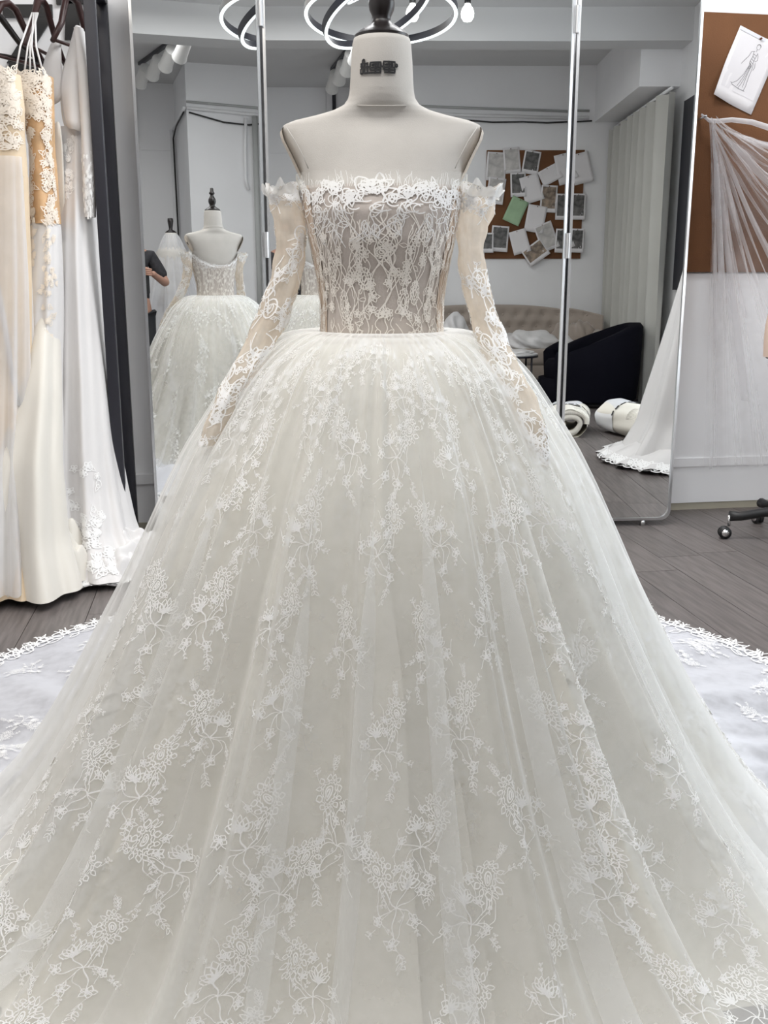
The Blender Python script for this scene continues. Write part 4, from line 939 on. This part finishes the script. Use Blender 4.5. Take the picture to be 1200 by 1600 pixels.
# conduits, pipe and cables
def wire(name, pts, r_, m_, label=None, cat=None):
    return tag(G().tube(pts, r_, 8).out(name, m_), label, cat)
wire('conduit', [(X1-.4, Y0+.02, 2.70), (1.5, Y0+.02, 2.73), (.68, Y0+.02, 2.77)], .016, 'trim_white', 'white conduit running along the back wall above the covered board', 'pipe')
wire('conduit', [(.655, Y0+.02, 2.77), (.655, YR+.03, 2.72)], .016, 'trim_white', 'white conduit turning into the recess at the wall corner', 'pipe')
wire('conduit', [(X1-.4, Y0+.02, 2.765), (1.5, Y0+.02, 2.80), (.68, Y0+.02, 2.83)], .012, 'pipe_grey', 'upper grey conduit along the back wall', 'pipe')
wire('cable', [(2.75, Y0+.02, 2.67), (2.45, Y0+.02, 2.655), (2.2, Y0+.02, 2.665), (1.9, Y0+.02, 2.66), (1.6, Y0+.02, 2.68), (1.3, Y0+.02, 2.635), (1.05, Y0+.02, 2.65), (.70, Y0+.02, 2.73)], .008, 'cable_black', 'black cable sagging along the back wall conduit', 'cable')
wire('cable', [(.648, Y0+.02, 2.73), (.648, YR+.4, 2.70), (.648, YR+.08, 2.62), (.66, YR+.07, 1.0)], .008, 'cable_black', 'black cable running down into the recess corner', 'cable')
wire('drain_pipe', [(1.36, Y0+.045, 0), (1.36, Y0+.045, 2.72)], .030, 'pipe_grey', 'grey vertical pipe on the back wall seen in the left mirror leaf', 'pipe')
wire('hose', [(1.27, Y0+.03, 2.70), (1.255, Y0+.03, 2.4), (1.25, Y0+.03, 2.1), (1.275, Y0+.04, 2.0)], .016, 'trim_white', 'short white hose beside the grey vertical pipe', 'pipe')
wire('pipe', [(.64, YR+.03, 0), (.64, YR+.03, 2.72)], .02, 'trim_white', 'white vertical pipe in the recess corner', 'pipe')
# curtain and rail
ct = thing('curtain', 'pale grey pleated floor-length curtain along the right wall behind the camera', 'curtain', (2.98, -1.3, 0))
yy = np.linspace(-1.12, .96, 300); zz2 = np.linspace(.02, 2.58, 30); Yg, Zg = np.meshgrid(yy, zz2)
Xg = .06*np.sin(Yg*24+.9*np.sin(Yg*5))+.015*np.sin(Yg*61+Zg)*(1-Zg/2.6)
link('cloth', np.stack([Xg, Yg, Zg], -1).reshape(-1, 3), grid_faces(300, 30), 'curtain_cloth', ct)
G().tube([(0, -1.14, 2.60), (0, 1.0, 2.60)], .014, 8).out('rail', 'trim_white', ct)
win = struct(G().box((X1-.03, -.32, 1.0), (X1, .9, 2.5)).out('window_1', 'black_metal', smooth=False))
# sofa
def soft(g, it=2): return g
sofa = thing('sofa', 'beige velvet sofa with button-tufted curved back against the back wall', 'sofa', (1.88, -1.92, 0))
nb, nz_ = 90, 26
aa = np.linspace(-1.0, 1.0, nb); V = []
bt = [(x_, z_) for k, z_ in enumerate((.50, .62, .74)) for x_ in np.arange(-.84+.07*(k % 2), .9, .14)]
def back_pt(a, k, front):
    x_ = a*.98; cy = -.40+.26*abs(a)**3.5; top = .84-.10*abs(a)**3; z_ = .28+(top-.28)*k
    y_ = cy+(.10 if front else -.06); 
    if front:
        d = min(math.hypot(x_-bx, z_-bz_) for bx, bz_ in bt); y_ += .035*(min(1, d/.06)-1)+.02
    return (x_, y_, z_)
for k in range(nz_):
    for a in aa: V.append(back_pt(a, k/(nz_-1), True))
n0 = len(V)
for k in range(nz_):
    for a in aa: V.append(back_pt(a, k/(nz_-1), False))
F = [tuple(f) for f in grid_faces(nb, nz_)]+[tuple(n0+i for i in f[::-1]) for f in grid_faces(nb, nz_)]
F += [((nz_-1)*nb+i, (nz_-1)*nb+i+1, n0+(nz_-1)*nb+i+1, n0+(nz_-1)*nb+i) for i in range(nb-1)]
F += [(k*nb, (k+1)*nb, n0+(k+1)*nb, n0+k*nb) for k in range(nz_-1)]+[(k*nb+nb-1, n0+k*nb+nb-1, n0+(k+1)*nb+nb-1, (k+1)*nb+nb-1) for k in range(nz_-1)]
bko = link('backrest', V, F, 'sofa_velvet', sofa)
for bx, bz_ in bt: G().lathe([(.012, -.006), (.012, 0), (.006, .005)], 10).out('button', 'sofa_velvet', bko).matrix_local = Matrix.Translation((bx, -.40+.26*abs(bx/.98)**3.5+.092, bz_)) @ Matrix.Rotation(-PI/2, 4, 'X')
G().box((-.86, -.30, .26), (.86, .38, .43), bevel=.05).out('seat_cushion', 'sofa_velvet', sofa)
G().box((-.92, -.42, .12), (.92, .36, .28), bevel=.03).out('base', 'sofa_velvet', sofa)
for s in (-1, 1): G().box((s*.92-.09, -.38, .12), (s*.92+.09, .34, .60), bevel=.07).out('arm', 'sofa_velvet', sofa)
for sx in (-.8, .8):
    for sy in (-.34, .30): G().tube([(sx, sy, 0), (sx, sy, .13)], .02, 8).out('leg', 'black_wood', sofa)
# crumpled white clothes
def heap(name, label, x, y, z, rx, ry, h, m_, seed, group=None):
    r = np.random.RandomState(seed); bm = bmesh.new(); bmesh.ops.create_icosphere(bm, subdivisions=4, radius=1)
    ph = r.uniform(0, 6, (9, 4)); 
    for v in bm.verts:
        p = v.co; k = 1
        for q in ph: k += .055*math.sin(q[0]*1.6*p.x+q[1]*1.6*p.y+q[2]*1.8*p.z+q[3])
        k += .06*abs(math.sin(7*p.x+3*p.y+seed))-.03
        v.co = Vector((p.x*rx*k, p.y*ry*k, max(0, (p.z+.35))*h*k/1.35))
    me = bpy.data.meshes.new(name); bm.to_mesh(me); bm.free(); me.polygons.foreach_set('use_smooth', [True]*len(me.polygons)); me.materials.append(M[m_])
    o = bpy.data.objects.new(name, me); C.objects.link(o); o.location = (x, y, z); return tag(o, label, 'clothes', group)
heap('clothes_pile', 'crumpled white clothes heaped on the sofa seat', 2.22, -1.72, .425, .26, .15, .17, 'satin_white', 4)
heap('clothes_pile', 'white folded cloth at the left end of the sofa', 1.44, -1.72, .425, .17, .16, .30, 'satin_white', 9)
heap('scatter_cushion', 'beige cushion at the right end of the sofa', 2.62, -1.85, .425, .15, .10, .26, 'sofa_velvet', 2)['category'] = 'cushion'
tb = thing('side_table', 'small round black-framed side table with white top in front of the sofa', 'table', (1.95, -1.05, 0))
G().lathe([(.24, .40), (.245, .405), (.245, .418), (.24, .42)], 40).out('tabletop', 'satin_white', tb); G().lathe([(.25, .385), (.25, .402)], 40).out('rim', 'black_metal', tb)
for k in range(4): a = PI/4+k*PI/2; G().tube([(.235*math.cos(a), .235*math.sin(a), 0), (.235*math.cos(a), .235*math.sin(a), .39)], .009, 8).out('leg', 'black_metal', tb)
heap('clothes_pile', 'flat folded white cloth on the small side table', 1.98, -1.04, .42, .17, .15, .035, 'satin_white', 14)
# black tub armchair, facing the table
ac = thing('armchair', 'black velvet tub armchair in front of the curtain', 'armchair', (2.50, -.55, 0))
n = 60; V = []; F = []
for i in range(n+1):
    a = -2.35+4.7*i/n; k = (math.cos(a)+1)/2; top = .40+.32*k**.75; c, s = math.cos(a), math.sin(a)
    for ro, zz_ in ((.38, .06), (.40, .30), (.41, top-.03), (.385, top), (.31, top), (.285, top-.03), (.28, .30), (.28, .25)): V.append((ro*c, ro*s*.98, zz_))
for i in range(n):
    for k in range(7): F.append((i*8+k, (i+1)*8+k, (i+1)*8+k+1, i*8+k+1))
F += [tuple(range(8)), tuple(n*8+k for k in range(8))[::-1]]
auto(link('shell', V, F, 'armchair_velvet', ac), 60)
G().lathe([(.27, .20), (.29, .24), (.29, .36), (.26, .40), (.10, .405)], 40, (-.03, 0, 0)).out('seat_cushion', 'armchair_velvet', ac); G().lathe([(.36, .04), (.37, .06), (.37, .24)], 40).out('base', 'armchair_velvet', ac); G().lathe([(.30, 0), (.30, .045)], 32).out('plinth', 'black_wood', ac)
# rolls of fleece on the floor, wrapped
def roll(x, y, rz, L, r_, label):
    t = thing('fabric_roll', label, 'fabric roll', (x, y, 0), rz, 'fabric rolls on the floor')
    n = 64; g = G(); V = []; F = []; rows = 14
    for j in range(rows):
        for i in range(n):
            a = 2*PI*i/n; q = j/(rows-1); k = r_*(1+.05*math.sin(3*a+q*4)+.03*math.sin(7*a+3*q)); V.append((k*1.16*math.cos(a), -L/2+L*q, max(.002, r_*.92+k*math.sin(a)*.92)))
    F = [tuple(f) for f in grid_faces(n, rows, True)]
    link('outer_layer', V, F, 'roll_fleece', t)
    sp = []                                   # spiral end showing the wound layers
    g = G()
    for e_ in (-1, 1):
        V = []
        for i in range(150):
            a = 2*PI*1.6*i/150; k = r_*(.97-.60*i/150)*(1+.06*math.sin(3*a)); V.append((k*1.16*math.cos(a), e_*(L/2-.004), r_*.92+k*.92*math.sin(a)))
        for i in range(149):
            p, q = Vector(V[i]), Vector(V[i+1]); c0 = Vector((0, e_*(L/2-.004), r_*.92)); 
            g.add([p, q, q+Vector((0, -e_*.16, 0)), p+Vector((0, -e_*.16, 0))], [(0, 1, 2, 3)])
    o = g.out('wound_layers', 'roll_fleece', t); md = o.modifiers.new('t', 'SOLIDIFY'); md.thickness = .034; md.offset = 0
    V = []
    for j in range(8):
        for i in range(n): a = 2*PI*i/n; q = j/7; k = r_*1.03*(1+.05*math.sin(3*a+(.5+q*.5)*4)+.03*math.sin(7*a)); V.append((k*1.17*math.cos(a), -L/2+L*.42*(1-q)*1-.01, max(.001, r_*.92+k*math.sin(a)*.93)))
    wr_ = link('wrapper', V, [tuple(f) for f in grid_faces(n, 8, True)], 'roll_wrap', t)
    for i in range(7):
        a = math.radians(25+22*i); k = r_*1.055; G().box((-.018, -.006, -.0015), (.018, .006, .0015), Matrix.Rotation(a-PI/2, 3, 'Y').inverted()).out('printed_mark', 'print_black', wr_, False).location = (k*1.17*math.cos(a), -L/2+L*.40, r_*.92+k*.945*math.sin(a))
    return t
roll(2.00, 1.18, math.radians(12), .52, .105, 'smaller white fabric roll lying left on the floor in front of the armchair')
roll(2.41, 1.38, math.radians(-16), .56, .125, 'larger white fabric roll lying beside the smaller roll')
# gown standing at the right wall
x, y = 2.60, 2.4
gw5 = thing('bridal_skirt', 'white satin bridal skirt hanging to the floor, seen at the right of the mirror', 'skirt', (x, y, 0))
n, rows = 110, 60; th = np.linspace(0, 2*PI, n, endpoint=False); z = np.linspace(.02, 1.75, rows); T, Z = np.meshgrid(th, z); f = 1-Z/1.75
rr = .09+.34*f**1.15+.10*np.maximum(0, f-.86)*5
rr = rr*(1+.10*f*np.sin(9*T+3*f)+.05*f*np.sin(17*T)+.05*np.maximum(0, f-.8)*5*np.sin(23*T+9*f))
link('cloth', np.stack([rr*np.cos(T), rr*np.sin(T), Z], -1).reshape(-1, 3), grid_faces(n, rows, True), 'satin_white', gw5)
V_, F_, nn = [], [], 0; q = random.Random(3)
for i in range(60):
    a = 2*PI*i/60; T_ = []; flower(T_, 0, 0, .04, 6, q.random()*6, .007); T_.append((ring(0, .03, .03, .02, 12), .008))
    V2, F2 = strokes_mesh(T_); P = np.stack([(.60+V2[:, 1]*.8)*np.cos(a+V2[:, 0]/.5), (.60+V2[:, 1]*.8)*np.sin(a+V2[:, 0]/.5), .05-V2[:, 1]*.5], -1); V_.append(P); F_.append(F2+nn); nn += len(P)
link('hem_lace', np.concatenate(V_), np.concatenate(F_), 'lace_white', gw5)['kind'] = 'stuff'
V_ = np.stack([(.46+.17*Q_*(1+.1*np.sin(19*T_))) * np.cos(T_) if 0 else 0*T_ for T_, Q_ in [np.meshgrid(th, np.linspace(0, 1, 2))]], 0)
Tt, Qq = np.meshgrid(th, np.linspace(0, 1, 6)); rr = (.42+.20*Qq)*(1+.06*np.sin(19*Tt)*Qq); link('hem_ruffle', np.stack([rr*np.cos(Tt), rr*np.sin(Tt), .11-.10*Qq+.02*np.sin(19*Tt+1)*Qq+.012], -1).reshape(-1, 3), grid_faces(n, 6, True), 'satin_white', gw5)
G().tube([(0, 0, .03), (0, 0, 1.9)], .015, 10).out('pole', 'black_metal', gw5); G().lathe([(.2, 0), (.2, .012), (.03, .03)], 24).out('base', 'black_metal', gw5)
# second dress form with a white veil over it
f3 = thing('dress_form', 'dress form covered with a long white veil standing behind the camera', 'dress form', (.34, -1.15, 0))
G().lathe([(.05, 1.50), (.05, 1.507), (.03, 1.52), (.016, 1.53), (.018, 1.55), (.026, 1.60), (.024, 1.625), (.01, 1.628)], 24).out('finial', 'black_wood', f3)
G().lathe([(.16, .85), (.11, 1.0), (.13, 1.2), (.15, 1.32), (.10, 1.38), (.05, 1.40), (.05, 1.50)], 28).out('torso', 'linen', f3)
n, rows = 100, 40; th = np.linspace(0, 2*PI, n, endpoint=False); z = np.linspace(.02, 1.49, rows); T, Z = np.meshgrid(th, z); f = 1-(Z-.02)/1.47
rr = (.055+.42*f**.8)*(1+.10*np.minimum(1, f*3)*np.sin(11*T)+.05*np.sin(23*T+4*f))
link('veil', np.stack([rr*np.cos(T), rr*np.sin(T), Z], -1).reshape(-1, 3), grid_faces(n, rows, True), 'veil_white', f3)
rr2 = rr*.86; link('white_skirt', np.stack([rr2*np.cos(T), rr2*np.sin(T), Z*.62], -1).reshape(-1, 3), grid_faces(n, rows, True), 'satin_white', f3)
G().tube([(0, 0, .02), (0, 0, .86)], .016, 10).out('pole', 'black_metal', f3); G().lathe([(.2, 0), (.2, .012), (.03, .03)], 24).out('base', 'black_metal', f3)

# photographer, standing behind the camera and visible only in the mirrors
def skin(name, verts, edges, radii, m_, parent=None, sub=2, root=0):
    me = bpy.data.meshes.new(name); me.from_pydata(verts, edges, []); me.update()
    o = bpy.data.objects.new(name, me); C.objects.link(o)
    md = o.modifiers.new('skin', 'SKIN'); md.use_smooth_shade = True
    for i, v in enumerate(me.skin_vertices[0].data):
        rr = radii[i]; v.radius = (rr, rr) if not isinstance(rr, tuple) else rr; v.use_root = (i == root)
    s = o.modifiers.new('sub', 'SUBSURF'); s.levels = s.render_levels = sub
    me.materials.append(M[m_])
    if parent is not None: o.parent = parent
    return o
pp = thing('person', 'person in dark clothes holding up a phone to photograph the gown, seen in mirror', 'person', (-.07, -.33, 0))
jt = [(0, 0, .86), (0, .01, 1.02), (0, .01, 1.18), (0, 0, 1.29), (0, .01, 1.36), (0, .03, 1.42), (0, .035, 1.50), (0, .03, 1.56),       # 0-7 spine, neck, head
      (.15, 0, 1.27), (.27, .06, 1.05), (.155, .29, 1.12), (.135, .33, 1.14),                                                    # 8-11 right arm
      (-.15, 0, 1.27), (-.24, .10, 1.05), (-.02, .29, 1.10), (.0, .325, 1.12),                                                   # 12-15 left arm
      (.085, 0, .80), (.095, .01, .44), (.10, 0, .08), (.105, .12, .03), (-.085, 0, .80), (-.095, .01, .44), (-.10, 0, .08), (-.105, .12, .03)]
ed = [(0,1),(1,2),(2,3),(3,4),(4,5),(5,6),(6,7),(3,8),(8,9),(9,10),(10,11),(3,12),(12,13),(13,14),(14,15),(0,16),(16,17),(17,18),(18,19),(0,20),(20,21),(21,22),(22,23)]
ra = [(.14,.10),(.115,.09),(.13,.095),(.115,.08),.046,.050,(.070,.085),(.060,.070),.050,.036,.024,.028,.050,.036,.024,.028,.08,.052,.036,.028,.08,.052,.036,.028]
body = skin('body', jt, ed, ra, 'skin', pp)
skin('blouse', [jt[i] for i in (0,1,2,3,8,12)]+[(.255, .05, 1.08), (-.225, .085, 1.08)], [(0,1),(1,2),(2,3),(3,4),(3,5),(4,6),(5,7)], [(.165,.125),(.135,.11),(.148,.112),(.13,.092),.066,.066,.056,.056], 'dress_dark', pp)
skin('trousers', [(0, 0, .90), (.088, 0, .80), (.098, .01, .44), (.10, 0, .10), (-.088, 0, .80), (-.098, .01, .44), (-.10, 0, .10)], [(0,1),(1,2),(2,3),(0,4),(4,5),(5,6)], [(.155,.12),.095,.07,.06,.095,.07,.06], 'trousers_dark', pp)
hr = G().lathe([(.004, .125), (.05, .115), (.082, .08), (.095, .03), (.097, -.03), (.09, -.09), (.075, -.12)], 28, (0, 0, 0)); ho = hr.out('hair', 'hair', pp); ho.location = (0, .012, 1.515); ho.scale = (.86, .92, 1)
fc = G()
for s in (-1, 1): fc.lathe([(.002, -.006), (.009, -.004), (.011, 0), (.009, .004), (.002, .006)], 10, (s*.030, .118, 1.515))
fc.tube([(0, .118, 1.515), (0, .135, 1.49), (0, .120, 1.482)], [.006, .011, .007], 8); fc.tube([(-.02, .118, 1.458), (0, .123, 1.456), (.02, .118, 1.458)], .005, 6)
fc.out('face', 'skin', pp)
for s, hx in ((1, 10), (-1, 14)):
    w0 = Vector(jt[hx+1])
    for k in range(4):
        b0 = w0+Vector((0, .01, .022-.014*k)); skin('finger', [b0, b0+Vector((-s*.028, .020, .004)), b0+Vector((-s*.052, .012, .006)), b0+Vector((-s*.066+s*.006*abs(k-1.4), -.002, .006))], [(0,1),(1,2),(2,3)], [.0095,.0088,.008,.0065], 'skin', body, 1)
    b0 = w0+Vector((-s*.005, -.02, .01)); skin('thumb', [b0, b0+Vector((-s*.022, -.016, .022)), b0+Vector((-s*.046, -.012, .03))], [(0,1),(1,2)], [.011,.0095,.0075], 'skin', body, 1)
phn = thing('smartphone', 'black phone held up in both hands by the photographer', 'phone', (.004, -.022, 1.06))
G().box((-.039, -.004, -.080), (.039, .004, .080), bevel=.003).out('case', 'black_plastic', phn); G().box((-.036, -.0052, -.076), (.036, -.0040, .076)).out('screen', 'black_metal', phn, False)
G().lathe([(.008, 0), (.008, .002), (.006, .0025)], 16).out('camera_lens', 'chrome', phn).matrix_local = Matrix.Translation((-.022, .004, .060)) @ Matrix.Rotation(-PI/2, 4, 'X')

# ------------------------------------------------------------------ lamps seen in the mirrors, added ceiling panels out of view
ch = thing('ring_chandelier', 'black ring chandelier with glowing white undersides, seen twice in the mirror tops', 'chandelier', (.68, 2.62, 2.44))
def led_ring(R, tilt, tz, off, w_=.009, h_=.046):
    Rm = Matrix.Rotation(tz, 3, 'Z') @ Matrix.Rotation(tilt, 3, 'X'); n = 80; V = []; V2 = []
    for i in range(n):
        a = 2*PI*i/n; c, s = math.cos(a), math.sin(a)
        for r_, z_ in ((R-w_, -h_/2+.008), (R+w_, -h_/2+.008), (R+w_, h_/2), (R-w_, h_/2)): V.append(Rm @ Vector((r_*c, r_*s, z_))+Vector(off))
        for r_, z_ in ((R-w_*.8, -h_/2+.003), (R+w_*.8, -h_/2+.003), (R+w_+.0006, -h_/2+.0085), (R-w_-.0006, -h_/2+.0085)): V2.append(Rm @ Vector((r_*c, r_*s, z_))+Vector(off))
    F = [(i*4+k, ((i+1) % n)*4+k, ((i+1) % n)*4+(k+1) % 4, i*4+(k+1) % 4) for i in range(n) for k in range(4)]
    rg = auto(link('ring', V, F, 'black_metal', ch)); auto(link('light_strip', V2, F, 'led', rg)); return rg
led_ring(.395, math.radians(8), 0, (0, 0, 0)); led_ring(.30, math.radians(27), math.radians(-60), (-.02, -.02, .02)); led_ring(.20, math.radians(-30), math.radians(70), (0, 0, .16))
for k in range(3): a = 2*PI*k/3+.4; G().tube([(.39*math.cos(a), .39*math.sin(a), .01), (.03*math.cos(a), .03*math.sin(a), .73)], .0012, 5).out('cable', 'steel', ch)
G().lathe([(.09, .72), (.09, .749), (.02, .7499)], 24).out('ceiling_cap', 'black_metal', ch)
for x, y, lb in ((1.36, .28, 'round glowing bulb on a short cord, right of the two in the centre mirror'), (.95, .28, 'glowing bulb behind the chandelier, left of the two in the centre mirror')):
    t = thing('pendant_bulb', lb, 'lamp', (x, y, 3.03), 0, 'bare bulbs under the ceiling')
    G().lathe([(.004, -.075), (.03, -.068), (.046, -.042), (.050, -.015), (.042, .015), (.024, .040), (.018, .055)], 24).out('bulb', 'bulb_glass', t); G().lathe([(.02, .052), (.024, .06), (.024, .095), (.01, .1)], 20).out('socket', 'black_plastic', t); G().tube([(0, 0, .095), (0, 0, .17)], .004, 6).out('cord', 'black_plastic', t)
tr_ = thing('track_light', 'white spotlights on a track under the ceiling, upper left in the mirror', 'lamp', (.40, -1.85, 3.2), math.radians(-11))
G().box((-.02, -.75, -.03), (.02, .75, 0), bevel=.003).out('track', 'black_metal', tr_)
for k in range(4):
    y_ = -.66+.44*k; R = Matrix.Rotation(math.radians(115), 3, 'X'); g = G().lathe([(.03, -.13), (.055, -.12), (.060, .08), (.068, .13), (.058, .13), (.050, .08)], 24); g.V = [tuple(R @ Vector(v)+Vector((.0, y_, -.14))) for v in g.V]
    h_ = auto(g.out('spot_head', 'lamp_white', tr_)); G().tube([(0, y_, -.03), (0, y_, -.12)], .010, 8).out('bracket', 'lamp_white', h_)
for x, y, a, b in ((1.0, 1.2, 2.0, .6), (1.0, 3.3, 2.2, .6), (-1.2, 1.6, 1.4, 1.4), (-.1, -1.08, 1.8, .5), (.2, .62, 1.8, .5)):  # housings added for the unseen ceiling lamps
    t = thing('unseen_ceiling_panel', 'added unseen flat white ceiling light panel, %s' % {1.2: 'over the viewer', 3.3: 'over the mirror', 1.6: 'over the left side', -1.08: 'behind the ceiling beam', 0.62: 'just in front of the ceiling beam'}[y], 'lamp', (x, y, ZC), 0, 'unseen ceiling light panels')
    G().box((-a/2-.02, -b/2-.02, -.05), (a/2+.02, b/2+.02, 0), bevel=.005).out('housing', 'trim_white', t)
